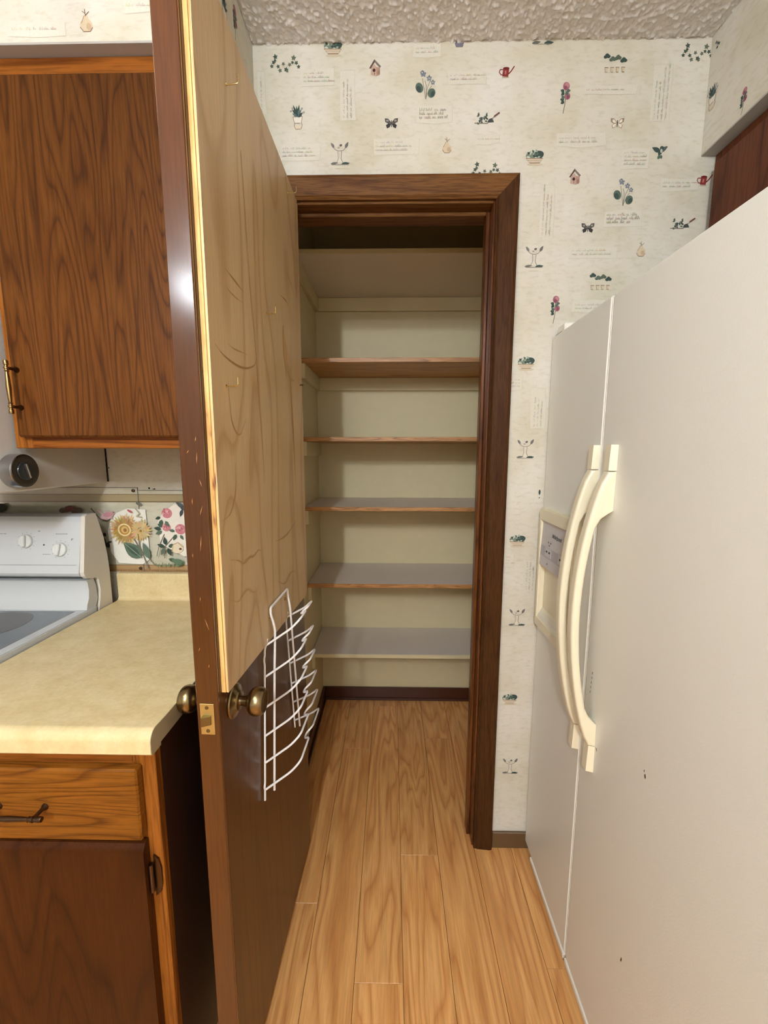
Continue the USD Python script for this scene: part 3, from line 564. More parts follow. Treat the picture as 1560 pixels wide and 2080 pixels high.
part(jb, 'jamb', bx(JX1, JX1 + 0.019, 0.0, WT + 0.004, 0, JZ + 0.019, 0.001), 'jamb'); part(jb, 'jamb', bx(JX0 - 0.019, JX0, 0.0, WT + 0.004, 0, JZ + 0.019, 0.001), 'jamb')
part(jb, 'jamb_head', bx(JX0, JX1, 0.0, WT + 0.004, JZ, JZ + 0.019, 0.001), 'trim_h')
part(jb, 'stop', bx(JX1 - 0.011, JX1, 0.041, 0.076, 0, JZ, 0.002), 'jamb'); part(jb, 'stop', bx(JX0, JX0 + 0.011, 0.041, 0.076, 0, JZ, 0.002), 'jamb')
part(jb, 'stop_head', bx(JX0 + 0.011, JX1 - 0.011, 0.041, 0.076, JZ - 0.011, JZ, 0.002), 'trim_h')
part(jb, 'strike_plate', bx(JX1 - 0.0012, JX1, 0.012, 0.036, 0.885, 0.945), 'bronze', label='dark bronze strike plate on the latch side')
# baseboards
top('baseboard_back', bx(0.3487, 0.60, -0.010, -0.0003, 0.0, 0.060, 0.002), 'base_trim', 'flat brown baseboard between the door casing and the refrigerator', 'baseboard', kind='structure')
top('baseboard_pantry', cat(bx(PX0 + 0.012, PX1, PY - 0.012, PY - 0.0003, 0.002, 0.073, 0.002), bx(PX0 + 0.012, PX1, PY - 0.020, PY - 0.012, 0.001, 0.014, 0.003)), 'pantry_base', 'dark brown baseboard along the back wall of the pantry', 'baseboard', kind='structure')
top('baseboard_pantry_left', cat(bx(PX0 + 0.0003, PX0 + 0.012, WT + 0.01, PY - 0.0005, 0.002, 0.073, 0.002), bx(PX0 + 0.012, PX0 + 0.020, WT + 0.01, PY - 0.021, 0.001, 0.014, 0.003)), 'pantry_base', 'dark brown baseboard along the left wall of the pantry', 'baseboard', kind='structure')

# ================================================================== PANTRY SHELVES
shelves = [(2.079, 0.018, 0.40, 'topmost pantry shelf, whitish underside, lost in shadow above', 'shelf_paint', 'shelf_paint', 'shelf_pale_edge'),
           (1.7085, 0.0175, 0.487, 'second pantry shelf from the top, showing its brown wooden underside', 'shelf_under', 'shelf_under', 'shelf_edge'),
           (1.392, 0.0175, 0.480, 'third pantry shelf from the top, seen edge-on at eye level', 'shelf_under', 'shelf_paint', 'shelf_edge'),
           (1.099, 0.0170, 0.487, 'fourth pantry shelf from the top, oak edge and a thin sliver of whitish top', 'shelf_under', 'shelf_paint', 'shelf_edge'),
           (0.752, 0.0175, 0.512, 'fifth pantry shelf from the top, oak edge and broad whitish top', 'shelf_under', 'shelf_paint', 'shelf_edge'),
           (0.396, 0.0180, 0.560, 'lowest pantry shelf, whitish top and pale cream front edge', 'shelf_under', 'shelf_paint', 'shelf_pale_edge')]
for z, t, yf, lab, mu, mt, me in shelves:
    s = thing('shelf', lab, 'shelf', group=None)
    x0, x1, y1 = PX0 + 0.0015, PX1 - 0.001, PY - 0.001
    part(s, 'board', bx(x0, x1, yf + 0.004, y1, z, z + t - 0.0012), mu)
    part(s, 'liner', bx(x0 + 0.0005, x1, yf + 0.004, y1, z + t - 0.0012, z + t), mt, label='whitish top surface' if mt == 'shelf_paint' else None)
    part(s, 'edge_band', bx(x0, x1, yf, yf + 0.004, z, z + t, 0.001), me)
    part(wp_back, 'cleat', bx(PX0 + 0.016, PX1 - 0.001, PY - 0.016, PY - 0.0002, z - 0.061, z - 0.0005, 0.001), 'pantry_paint')
    part(wp_left, 'cleat', bx(PX0 + 0.0002, PX0 + 0.016, yf + 0.01, PY - 0.0002, z - 0.061, z - 0.0005, 0.001), 'pantry_paint')

# ================================================================== PANTRY DOOR (stands open, a little past square)
HP = np.array([-0.277, -0.006]); DD = np.array([-0.023, -0.609]); DD = DD / np.linalg.norm(DD); DN = np.array([-DD[1], DD[0]])
DW, DT = 0.609, 0.040
def dp(s, o, z):
    """s: from the hinges to the free edge, o: out of the pantry side of the door, z: height."""
    q = HP + s * DD + o * DN; return np.array([q[0], q[1], z])
def door_map(m):
    v = m.vertices.copy(); q = HP + v[:, :1] * DD + v[:, 1:2] * DN
    m = trimesh.Trimesh(np.c_[q, v[:, 2]], m.faces, process=False); m.fix_normals(); return m
def dbx(s0, s1, o0, o1, z0, z1, b=0.0): return door_map(bx(s0, s1, o0, o1, z0, z1, b))
door = thing('door_1', 'dark brown pantry door standing open, plywood sheet on its inner face', 'door', kind='structure')
part(door, 'slab', dbx(0.0, DW - 0.006, -DT, 0, 0.012, 2.030, 0.001), 'door')
part(door, 'edge_strip', dbx(DW - 0.006, DW, -DT, 0, 0.012, 2.030, 0.0015), 'door_edge', label='worn brown stained free edge of the door')
# plywood sheet, cut a little out of square
ply_t = 0.0125
def ply_layer(o0, o1, e=0.0):
    q = [(0.004 + e, 0.907 + e), (0.594 - e, 0.928 + e), (0.594 - e, 2.084), (0.004 + e, 2.036)]
    return door_map(hexa([(s, o0, z) for s, z in q] + [(s, o1, z) for s, z in q]))
pl = part(door, 'plywood_panel', ply_layer(0.0107, ply_t), 'ply', label='pale birch plywood sheet screwed over the upper part of the door')
part(pl, 'core_layer', ply_layer(0.0, 0.0072), 'ply_edge', label='bright unfinished plywood edge'); part(pl, 'core_layer', ply_layer(0.0072, 0.0084, 0.0008), 'ply_core'); part(pl, 'core_layer', ply_layer(0.0084, 0.0107, 0.0002), 'ply_edge')
# dark curls and streaks in the birch veneer
fig = Print()
def curl(pts, w, col, n=14):
    P = round_path([np.array([x, y, 0.0]) for x, y in pts], 6.0, 6)[:, :2]
    t = np.linspace(0, 1, len(P)); T = np.gradient(P, axis=0); T /= np.linalg.norm(T, axis=1, keepdims=True); N = np.c_[-T[:, 1], T[:, 0]]
    h = (w / 2 * np.sin(np.pi * np.clip(t, .03, .97)) ** .7)[:, None]
    fig.P([tuple(q) for q in np.vstack([P + N * h, (P - N * h)[::-1]])], col)
DKB, MDB, LTB = (166, 128, 82), (184, 148, 104), (196, 160, 116)
curl([(52.0, 165.8), (49.4, 165.5), (46.4, 165.1), (44.1, 164.8)], .42, DKB); curl([(52.4, 163.0), (50.6, 162.6), (47.6, 162.5), (44.6, 162.7)], .32, MDB)
curl([(57.6, 152.3), (55.1, 151.3), (52.0, 150.8), (47.7, 150.5), (43.5, 151.0), (39.4, 152.4), (37.9, 154.9)], .40, DKB); curl([(52.5, 153.5), (50.1, 153.2), (46.9, 153.4), (43.5, 153.6)], .3, MDB)
curl([(13.2, 180.2), (10.1, 179), (6.9, 177)], .4, MDB); curl([(19.5, 172.7), (16.2, 172.9), (12.7, 172.6)], .4, DKB)
curl([(42.3, 190), (41.2, 177), (40.3, 167), (38.3, 157), (37.4, 147), (36.8, 137), (36.4, 128)], .9, LTB)
curl([(12.9, 154), (12.3, 146), (11.3, 137), (11, 126)], 1.0, (194, 150, 96)); curl([(18.5, 163.8), (17.2, 159.3), (13.5, 154), (9.5, 154)], 1.2, LTB); curl([(18.5, 166), (17, 160), (16.4, 154)], 3.6, (202, 164, 114))
curl([(53.3, 147.4), (52.5, 140), (49.3, 137.5), (45.5, 141.4)], .34, MDB); curl([(58.6, 123.3), (54.5, 124), (51.9, 127.7), (51.7, 133)], .34, LTB)
curl([(56, 116), (52.3, 115), (50, 113.6), (47, 114.3), (44.8, 113.8), (42, 114.6), (40.4, 114)], .5, MDB); curl([(30.2, 113.8), (22, 113.3), (12.1, 115.5)], .5, MDB); curl([(57, 109), (53, 107), (49, 108.6), (45, 106), (42, 107)], .4, LTB)
curl([(30, 104), (24, 101), (18, 103), (13, 101.5)], .6, LTB)
fig.place(pl, 'grain_figure', dp(0, ply_t, 0), (DD[0], DD[1], 0), (0, 0, 1), (DN[0], DN[1], 0))
def cup_hook(s, z, l=0.021, up=0.014):
    P = [dp(s, ply_t - 0.004, z - 0.001), dp(s, ply_t + l * .5, z - .0008), dp(s, ply_t + l, z), dp(s, ply_t + l, z + up)]
    return cat(tube(round_path(P, 0.004), 0.0011, 7), tube([dp(s, ply_t - 0.0005, z), dp(s, ply_t + 0.001, z)], 0.0028, 8))
for s_, z_ in ((0.478, 1.966), (0.098, 2.008), (0.310, 1.650), (0.540, 1.462)): part(pl, 'hook', cup_hook(s_, z_), 'hook', smooth=40, label='brass L-shaped cup hook')
for s_, z_ in ((0.030, 1.540), (0.013, 2.030)): part(pl, 'nail', tube([dp(s_, ply_t - 0.002, z_), dp(s_, ply_t + 0.010, z_)], 0.0013, 6), 'bronze')
# knobs and latch
def knob_set(o, sgn):
    a = np.array([DN[0] * sgn, DN[1] * sgn, 0]); base = dp(DW - 0.060, o, 0.884)
    rose = lathe([(0, 0.0), (0, 0.0315), (0.003, 0.0325), (0.0055, 0.0305), (0.0065, 0.027), (0.010, 0.020), (0.013, 0.0175), (0.014, 0.012), (0.014, 0.0)], base, a)
    knob = lathe([(0.012, 0.0), (0.012, 0.0095), (0.020, 0.0090), (0.027, 0.0105), (0.031, 0.0175), (0.036, 0.0235), (0.043, 0.0262), (0.050, 0.0262), (0.056, 0.0245), (0.0585, 0.0225), (0.0600, 0.0205), (0.0590, 0.0180), (0.0585, 0.0)], base, a)
    return rose, knob
r1, k1 = knob_set(0.0, 1); r2, k2 = knob_set(-DT, -1)
kb = part(door, 'knob', k1, 'brass_old', smooth=35, label='antique brass door knob on the pantry side'); part(kb, 'rose', r1, 'brass_old', smooth=35)
kb = part(door, 'knob', k2, 'brass_old', smooth=35, label='antique brass door knob on the kitchen side'); part(kb, 'rose', r2, 'brass_old', smooth=35)
def on_edge(o, z, out=0.0): return dp(DW + out, o, z)
lp = part(door, 'latch_plate', dbx(DW, DW + 0.0014, -0.0335, -0.0085, 0.857, 0.915, 0.0004), 'brass_plate', label='brass latch plate with two screws and a sprung bolt')
ez = np.array([DD[0], DD[1], 0])
for z_ in (0.908, 0.864): part(lp, 'screw', cat(lathe([(0.0012, 0), (0.0012, 0.0036), (0.0024, 0.003), (0.0026, 0.0)], dp(DW, -0.021, z_), ez, 16)), 'latch', smooth=30)
bolt = door_map(hexa([(DW, -0.0285, 0.876), (DW, -0.0145, 0.876), (DW, -0.0145, 0.894), (DW, -0.0285, 0.894), (DW + 0.011, -0.0285, 0.877), (DW + 0.004, -0.0145, 0.877), (DW + 0.004, -0.0145, 0.893), (DW + 0.011, -0.0285, 0.893)]))
part(lp, 'bolt', bolt, 'latch')
# pale scratches on the door edge
def scratch(o, z, l, tilt, w=0.0009):
    d = np.array([math.sin(tilt), math.cos(tilt)]); p = np.array([-d[1], d[0]])
    c = np.array([o, z]); q = [c - d * l / 2, c + p * w / 2, c + d * l / 2, c - p * w / 2]
    return door_map(hexa([(DW - 0.0003, a, b) for a, b in q] + [(DW + 0.00015, a, b) for a, b in q]))
MAT['bare_wood'] = plain('bare_scratched_wood', C(196, 142, 78), 0.6)
sc = [(-0.012, 1.34, .018, .1), (-0.008, 1.30, .012, -.3), (-0.010, 1.255, .016, .3), (-0.024, 1.27, .010, .05), (-0.014, 1.20, .026, .12), (-0.029, 1.18, .007, 0), (-0.021, 1.105, .008, 0), (-0.012, 1.06, .022, -.3), (-0.028, 1.015, .007, .4), (-0.013, 0.985, .006, .2), (-0.02, 1.62, .006, .4), (-0.012, 1.37, .008, .2), (-0.026, 1.35, .006, .6)]
part(door, 'scratch', cat(*[scratch(*a) for a in sc]), 'bare_wood', kind='stuff')
for z_ in (0.25, 1.02, 1.80): part(door, 'hinge', tube([dp(-0.004, -DT - 0.003, z_ - 0.042), dp(-0.004, -DT - 0.003, z_ + 0.042)], 0.0055, 10), 'bronze')

# ---- wire lid rack hung on the door
rack = thing('lid_rack', 'white wire lid rack with six bowed tiers hanging on the open pantry door', 'rack')
WR, WO = 0.0024, 0.006
def lerp(a, b, t): return a + (b - a) * t
ztop, zbot = 0.9146, 0.584
def tier_t(z): return (ztop - z) / (ztop - zbot)
def cc(z): return lerp(0.3038, 0.2968, tier_t(z))
def ww(z): return lerp(0.0834, 0.1265, tier_t(z))
for sg in (1, -1):
    zs = [0.932, 0.905, 0.893, 0.888, 0.883, 0.870, 0.76, 0.65, 0.600, 0.592, 0.585, 0.560] if sg > 0 else [0.932, 0.905, 0.890, 0.880, 0.76, 0.65, 0.600, 0.560]
    P = []
    for z in zs:
        k = 0.004 if z in (0.888, 0.883, 0.592) and sg > 0 else 0.0
        P.append(dp(cc(z) + sg * (ww(z) + k), WO + (0.006 if z > 0.92 else 0), z))
    part(rack, 'upright', tube(round_path(P, 0.004), WR, 8), 'wire', smooth=40)
B = []
for sg in (1, -1):
    col = [dp(cc(z) + sg * (ww(z) - o_), oo, z) for z, o_, oo in ((0.575, 0.012, 0.024), (0.70, 0.013, 0.024), (0.85, 0.014, 0.024), (0.945, 0.016, 0.025), (0.965, 0.012, 0.022), (0.985, 0.006, 0.018), (1.000, 0.004, 0.018))]
    B += col if sg > 0 else col[::-1]
part(rack, 'hanger_frame', tube(round_path(B, 0.012), WR * 1.15, 8), 'wire', smooth=40)
for sg in (1, -1):
    z = 0.975; part(rack, 'screw', lathe([(0, 0), (0, 0.004), (0.0015, 0.0036), (0.0025, 0)], dp(cc(z) + sg * (ww(z) - 0.016), ply_t, z), [DN[0], DN[1], 0], 12), 'brass', smooth=30)
for z in (0.9146, 0.8440, 0.7735, 0.7085, 0.6465, 0.5840):
    t = tier_t(z); c, w0, w2, w3, wh = cc(z), ww(z), lerp(.0668, .111, t), lerp(.0592, .1036, t), lerp(.0105, .0200, t)
    o2, o3, oh, oc, r2, r3 = .0637, .0843, .0845, .0705, .0367, .0585
    P = [dp(c + w0, WO, z), dp(c + w2, o2, z + r2), dp(c + w3, o3, z + r3), dp(c + wh, oh, z + r3), dp(c + wh * .6, oc, z + r3 - .011), dp(c - wh * .6, oc, z + r3 - .011), dp(c - wh, oh, z + r3 + .001), dp(c - w3, o3, z + r3), dp(c - w2, o2, z + r2), dp(c - w0, WO, z)]
    part(rack, 'tier', tube(round_path(P, 0.014, 6), WR * 1.05, 8), 'wire', smooth=40)

# ---- the kitchen's lamp, hanging just behind the photographer
hl = thing('hanging_lamp', 'four-armed white hanging lamp over the middle of the kitchen', 'lamp')
part(hl, 'canopy', lathe([(0, 0), (0, .06), (.012, .058), (.024, .03), (.026, 0)], (LAMP[0], LAMP[1], ZC - 0.0002), (0, 0, -1), 24), 'lamp_white', smooth=30)
part(hl, 'rod', tube([(LAMP[0], LAMP[1], ZC - .02), (LAMP[0], LAMP[1], LAMP[2] + .10)], .007, 10), 'lamp_white', smooth=40)
for k in range(4):
    c_, s_ = math.cos(k * math.pi / 2), math.sin(k * math.pi / 2)
    part(hl, 'arm', tube(round_path([(LAMP[0], LAMP[1], LAMP[2] + .115), (LAMP[0] + ARM * c_, LAMP[1] + ARM * s_, LAMP[2] + .115), (LAMP[0] + ARM * c_, LAMP[1] + ARM * s_, LAMP[2] + .06)], .03), .006, 8), 'lamp_white', smooth=40)
    part(hl, 'socket', lathe([(0, 0), (0, .017), (.03, .017), (.032, 0)], (LAMP[0] + ARM * c_, LAMP[1] + ARM * s_, LAMP[2] + BULB + .002), (0, 0, 1), 16), 'lamp_white', smooth=30)

# ================================================================== LEFT SIDE: WALL CABINET
UX0, UX1, UY, UZ0, UZ1 = -0.866, -0.398, -0.320, 1.357, 2.1445
def bar_handle(cx, y_face, cz, L, axis):
    """turned brass bar on two posts; axis 'z' upright, 'x' level."""
    st = 0.026; h = L / 2
    prof_ = [(-h, 0.0), (-h, .0042), (-h + .003, .0050), (-h + .009, .0046), (-h + .010, .0033), (-h + .013, .0033), (-h + .014, .0052), (-h + .017, .0052), (-h + .018, .0036), (-h + .021, .0036), (-h + .022, .0048), (-h + .024, .0030), (-h * .5, .0036), (0, .0050)]
    prof_ = prof_ + [(-a, r) for a, r in prof_[-2::-1]]
    ax = (0, 0, 1) if axis == 'z' else (1, 0, 0)
    bar = lathe(prof_, (cx, y_face - st, cz), ax, 16)
    posts = []
    for s in (-1, 1):
        o = np.array(ax) * s * (h - 0.0155)
        posts.append(lathe([(0, 0.0), (0, .0062), (.002, .0060), (.006, .0036), (st, .0032), (st, 0)], np.array([cx, y_face, cz]) + o, (0, -1, 0), 12))
    return bar, posts
uc = thing('wall_cabinet', 'brown oak wall cabinet with one flat door, hanging over the counter', 'cabinet')
part(uc, 'body', cat(bx(UX0, UX0 + 0.014, UY + 0.018, -0.001, UZ0 + 0.012, UZ1), bx(UX1 - 0.014, UX1, UY + 0.018, -0.001, UZ0 + 0.012, UZ1), bx(UX0 + .014, UX1 - .014, UY + 0.018, -0.001, UZ0 + 0.014, UZ0 + 0.026), bx(UX0 + .014, UX1 - .014, -0.010, -0.001, UZ0 + .026, UZ1)), 'oak_frame')
part(uc, 'frame_stile', bx(UX0, UX0 + 0.040, UY, UY + 0.018, UZ0, UZ1, 0.0015), 'oak_frame'); part(uc, 'frame_stile', bx(UX1 - 0.040, UX1, UY, UY + 0.018, UZ0, UZ1, 0.0015), 'oak_frame')
part(uc, 'frame_rail', bx(UX0 + 0.04, UX1 - 0.04, UY, UY + 0.018, UZ0, UZ0 + 0.040, 0.0015), 'oak_rail'); part(uc, 'frame_rail', bx(UX0 + 0.04, UX1 - 0.04, UY, UY + 0.018, UZ1 - 0.055, UZ1, 0.0015), 'oak_rail')
ud = part(uc, 'door', bx(-0.8425, -0.424, UY - 0.0195, UY - 0.0015, 1.382, 2.102, 0.004), 'oak_v')
bar, posts = bar_handle(-0.826, UY - 0.0195, 1.487, 0.112, 'z')
uh = part(ud, 'handle', bar, 'brass', smooth=30, label='turned brass bar handle')
for q in posts: part(uh.GetParent(), 'handle_post', q, 'bronze', smooth=30)

# ---- microwave above the range, only its right side seen
mw = thing('microwave', 'white over-range microwave, its plain right side showing beyond the wall cabinet', 'microwave')
MX1 = -0.8735
part(mw, 'case', bx(-1.63, MX1, -0.395, -0.004, 1.256, 1.69, 0.004), 'microwave')
part(mw, 'front_door', bx(-1.63, MX1, -0.425, -0.397, 1.262, 1.69, 0.006), 'microwave')
part(mw, 'vent_base', bx(-1.60, MX1 - 0.03, -0.38, -0.05, 1.2545, 1.2565), 'oak_dark')
part(mw, 'back_gap', bx(MX1 - 0.004, MX1 + 0.0006, -0.0038, -0.0012, 1.258, 1.40), 'black')
# ---- kitchen timer held on the side of the microwave
tm = thing('kitchen_timer', 'round stainless steel kitchen timer sticking to the side of the microwave', 'timer')
TO = (MX1 + 0.0004, -0.328, 1.3055)
part(tm, 'drum', lathe([(0, 0), (0, .0372), (.001, .0385), (.026, .0385), (.0285, .0378), (.0285, 0.0)], TO, (1, 0, 0), 48), 'steel', smooth=35)
part(tm, 'face_ring', lathe([(.0285, .0378), (.0300, .0365), (.0305, .0300), (.0290, .0220), (.0286, .0)], TO, (1, 0, 0), 48), 'steel_dark', smooth=35)
part(tm, 'dial', lathe([(.0288, .0215), (.0310, .0205), (.0320, .0185), (.0312, .0)], TO, (1, 0, 0), 40), 'timer_glass', smooth=35)
gr = bx(-.0, .007, -.0022, .0022, -.017, .017, .001); gr.apply_transform(trimesh.transformations.rotation_matrix(0.25, (1, 0, 0))); gr.apply_translation(np.array(TO) + (0.0312, 0, 0))
part(tm, 'grip', gr, 'steel')

# ---- worktop and base cabinet
CZT, CTH, CY0 = 0.886, 0.042, -0.6555
WX0, WX1 = -0.8615, -0.400
arc = lambda cx, cz, r, a0, a1, n=7: [(cx + r * math.cos(math.radians(t)), cz + r * math.sin(math.radians(t))) for t in np.linspace(a0, a1, n)]
wpoly = [(-0.0015, CZT - CTH + .006)] + [(CY0 + 0.03, CZT - CTH + .006), (CY0 + 0.03, CZT - CTH), (CY0 + 0.004, CZT - CTH)] + [(CY0, CZT - CTH + .004)] + arc(CY0 + 0.019, CZT - 0.019 + .0015, 0.019, 180, 92, 8) + [(CY0 + 0.05, CZT)] + arc(-0.022 - 0.012, CZT + 0.012, 0.012, -90, 0, 6) + [(-0.022, 0.966)] + arc(-0.017, 0.9665, .005, 180, 90, 4) + [(-0.0015, 0.9715)]
wt = thing('worktop', 'beige mottled laminate worktop with rolled front edge and upstand', 'worktop')
part(wt, 'surface', extrude_x(Polygon(wpoly), WX0, WX1 - 0.001), 'counter', smooth=40)
part(wt, 'end_cap', extrude_x(Polygon(wpoly).buffer(-0.0004), WX1 - 0.001, WX1), 'counter_end', smooth=30, label='greyish laminate end strip')
BX0, BX1, BY = -0.861, -0.4105, -0.630
bc = thing('base_cabinet', 'brown oak base cabinet with drawer and door under the beige worktop', 'cabinet')
zt = CZT - CTH + 0.0055
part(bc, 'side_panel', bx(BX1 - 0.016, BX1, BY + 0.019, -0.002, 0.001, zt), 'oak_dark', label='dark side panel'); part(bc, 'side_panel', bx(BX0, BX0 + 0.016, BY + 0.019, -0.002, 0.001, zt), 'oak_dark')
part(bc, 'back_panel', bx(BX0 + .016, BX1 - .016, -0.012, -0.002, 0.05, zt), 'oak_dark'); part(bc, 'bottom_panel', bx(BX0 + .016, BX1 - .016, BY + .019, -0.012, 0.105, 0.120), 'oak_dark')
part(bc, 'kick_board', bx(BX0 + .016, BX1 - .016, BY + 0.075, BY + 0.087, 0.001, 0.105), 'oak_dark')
zf = CZT - CTH - 0.0005
part(bc, 'frame_stile', bx(BX1 - 0.040, BX1, BY, BY + 0.019, 0.105, zf, 0.0015), 'oak_frame'); part(bc, 'frame_stile', bx(BX0, BX0 + 0.04, BY, BY + 0.019, 0.105, zf, 0.0015), 'oak_frame')
part(bc, 'frame_rail', bx(BX0 + .04, BX1 - .04, BY, BY + .019, 0.790, zf, 0.0015), 'oak_rail'); part(bc, 'frame_rail', bx(BX0 + .04, BX1 - .04, BY, BY + .019, 0.640, 0.700, 0.0015), 'oak_rail'); part(bc, 'frame_rail', bx(BX0 + .04, BX1 - .04, BY, BY + .019, 0.105, 0.15, 0.0015), 'oak_rail')
FX1 = -0.4335
def lip_front(z0, z1, x0, x1):
    """slab front whose top edge rounds back towards the frame"""
    yb, yf = BY - 0.0008, BY - 0.0195
    pg = [(yb, z0 + .004), (yb - .006, z0), (yf + .002, z0), (yf, z0 + .003), (yf, z1 - .016), (yf + .003, z1 - .008), (yf + .008, z1 - .0015), (yf + .012, z1), (yb, z1)]
    return extrude_x(Polygon(pg), x0, x1)
dr = part(bc, 'drawer', bx(-0.838, FX1, BY - 0.0195, BY - 0.0008, 0.6755, 0.8135, 0.003), 'oak_h', label='oak drawer front with level grain')
bar, posts = bar_handle(-0.638, BY - 0.0195, 0.742, 0.112, 'x')
dh = part(dr, 'handle', bar, 'bronze', smooth=30, label='dark bronze bar handle')
for q in posts: part(dr, 'handle_post', q, 'bronze', smooth=30)
bd = part(bc, 'door', lip_front(0.130, 0.6655, -0.838, FX1), 'oak_v2', smooth=25)
hx = FX1 + 0.006
hg = cat(tube([(hx - .002, BY - .008, 0.562), (hx - .002, BY - .008, 0.618)], .0042, 10), extrude_y(Polygon([(hx + .001, .548), (hx + .010, .556), (hx + .014, .574), (hx + .014, .606), (hx + .010, .624), (hx + .001, .632)]), BY - .004, BY - .0002))
part(bd, 'hinge', hg, 'bronze', smooth=30, label='dark bronze surface hinge')

# ---- range
RX0, RX1 = -1.625, -0.8655
rg = thing('range', 'white electric range with grey glass cooktop and knobs on its back panel', 'stove')
part(rg, 'body', bx(RX0, RX1, -0.62, -0.046, 0.02, 0.872, 0.004), 'enamel_side')
part(rg, 'oven_door', bx(RX0 + .005, RX1 - .005, -0.655, -0.623, 0.17, 0.80, 0.008), 'enamel')
# cooktop pan: white rim round a recessed glass plate
rim = sbox(RX0, -0.650, RX1, -0.108).buffer(-0.012).buffer(0.012)
gl = sbox(RX0 + 0.03, -0.615, -0.8945, -0.153).buffer(-0.01).buffer(0.01)
part(rg, 'cooktop_rim', cat(extrude_z(rim.difference(gl), 0.873, 0.8985), extrude_z(rim.buffer(-.003).difference(gl), 0.8985, 0.9005)), 'enamel')
gp = part(rg, 'glass_top', extrude_z(gl.buffer(-0.0003), 0.874, 0.8985), 'glass_top', label='grey speckled glass cooktop')
for bx_, by_, rr in ((-1.06, -0.255, 0.095), (-1.44, -0.27, 0.075), (-1.06, -0.50, 0.075), (-1.44, -0.50, 0.105)):
    part(gp, 'burner', lathe([(0.8986, 0), (0.8986, rr), (0.8989, rr - .0004), (0.8989, 0)], (bx_, by_, 0), (0, 0, 1), 48), 'burner', label='dark round burner zone')
def blot(cx, cy, a, seed):
    r = random.Random(seed); pts = []
    for k in range(40):
        t = 2 * math.pi * k / 40; q = a * r.uniform(.55, 1.2); pts.append((cx + 1.6 * q * math.cos(t), cy + .45 * q * math.sin(t)))
    return extrude_z(Polygon(pts).buffer(0), 0.8990, 0.8992)
part(gp, 'burnt_mark', blot(-1.015, -0.335, 0.034, 3), 'burnt')
# tilted white riser behind the glass, with rounded ends
def slab_yz(pts, x0, x1): return extrude_x(Polygon(pts), x0, x1)
riser = [(-0.150, 0.8995), (-0.146, 0.915), (-0.138, 0.930), (-0.134, 0.955), (-0.137, 0.978), (-0.142, 0.985), (-0.112, 0.986), (-0.104, 0.960), (-0.102, 0.92), (-0.112, 0.8995)]
part(rg, 'riser', slab_yz(riser, RX0 + .02, RX1 - 0.0045), 'enamel', smooth=40)
# back console
con = [(-0.153, 1.002), (-0.157, 1.010), (-0.152, 1.030), (-0.128, 1.150), (-0.119, 1.166), (-0.105, 1.172), (-0.082, 1.171), (-0.080, 1.000), (-0.120, 0.994), (-0.142, 0.995)]
part(rg, 'console', slab_yz(con, RX0 + .02, RX1 - 0.012), 'enamel', smooth=30)
part(rg, 'console_gap', bx(RX0 + .025, RX1 - .02, -0.112, -0.082, 0.984, 0.997), 'black')
endp = [(-0.1265, 1.1685), (-0.119, 1.1725), (-0.084, 1.1715), (-0.073, 1.140), (-0.058, 1.09), (-0.050, 1.04), (-0.0465, 0.99), (-0.0462, 0.872), (-0.111, 0.872), (-0.098, 0.915), (-0.093, 0.945), (-0.097, 0.975), (-0.104, 0.984), (-0.118, 0.986), (-0.140, 0.991), (-0.150, 1.000), (-0.153, 1.012), (-0.1495, 1.030)]
part(rg, 'end_cap', slab_yz(endp, RX1 - 0.0118, RX1), 'enamel_side', smooth=25, label='beige-white end cap of the back panel'); part(rg, 'end_cap', slab_yz(endp, RX0, RX0 + 0.0195), 'enamel_side', smooth=25)
# knobs, on the tilted face: plane through (y,z) = (-0.152,1.030) and (-0.128,1.150)
fn = np.array([0, -0.120, 0.024]); fn = fn / np.linalg.norm(fn); fu = np.array([0, 0.024, 0.120]); fu = fu / np.linalg.norm(fu)
def on_face(x, z): return np.array([x, -0.152 + (z - 1.030) * 0.2, z])
def oven_knob(x, z, ang):
    o = on_face(x, z)
    skirt = lathe([(0.0003, 0), (0.0003, 0.0195), (0.006, 0.0190), (0.0075, 0.0175), (0.0075, 0)], o, fn, 32)
    grip = bx(-.0048, .0048, -.0165, .0165, .0072, .0155, .002); T = np.eye(4); T[:3, 0], T[:3, 1], T[:3, 2], T[:3, 3] = (1, 0, 0), fu, fn, o
    R = trimesh.transformations.rotation_matrix(ang, (0, 0, 1)); grip.apply_transform(T @ R); return skirt, grip
for i, (x, z) in enumerate(((-1.0320, 1.0985), (-0.9330, 1.0760), (-1.18, 1.0985), (-1.30, 1.0985), (-1.42, 1.076), (-1.53, 1.0985))):
    sk, gp_ = oven_knob(x, z, -0.12 if i % 2 else 0.05)
    k = part(rg, 'knob', sk, 'knob_white', smooth=30); part(k, 'knob_grip', gp_, 'knob_white', smooth=30)
    T = np.eye(4); T[:3, 0], T[:3, 1], T[:3, 2], T[:3, 3] = (1, 0, 0), fu, fn, on_face(x, z)
    ms = [bx(.024, .0262, -.0006, .0006, 0.0001, .0004).apply_transform(trimesh.transformations.rotation_matrix(math.radians(a), (0, 0, 1))) for a in range(-60, 241, 30)]
    part(rg, 'tick_marks', cat(*ms).apply_transform(T), 'ink_grey', kind='stuff')
def face_print(m, x, z):
    T = np.eye(4); T[:3, 0], T[:3, 1], T[:3, 2], T[:3, 3] = (1, 0, 0), fu, fn, on_face(x, z) + fn * 0.0001
    return m.apply_transform(T)
def scribble(w, h, seed):
    r = random.Random(seed); x, ms = 0, []
    while x < w: q = r.uniform(.5, 1) * h; ms.append(bx(x, x + h * .45, 0, q, 0, .0003)); x += h * .8
    return cat(*ms)
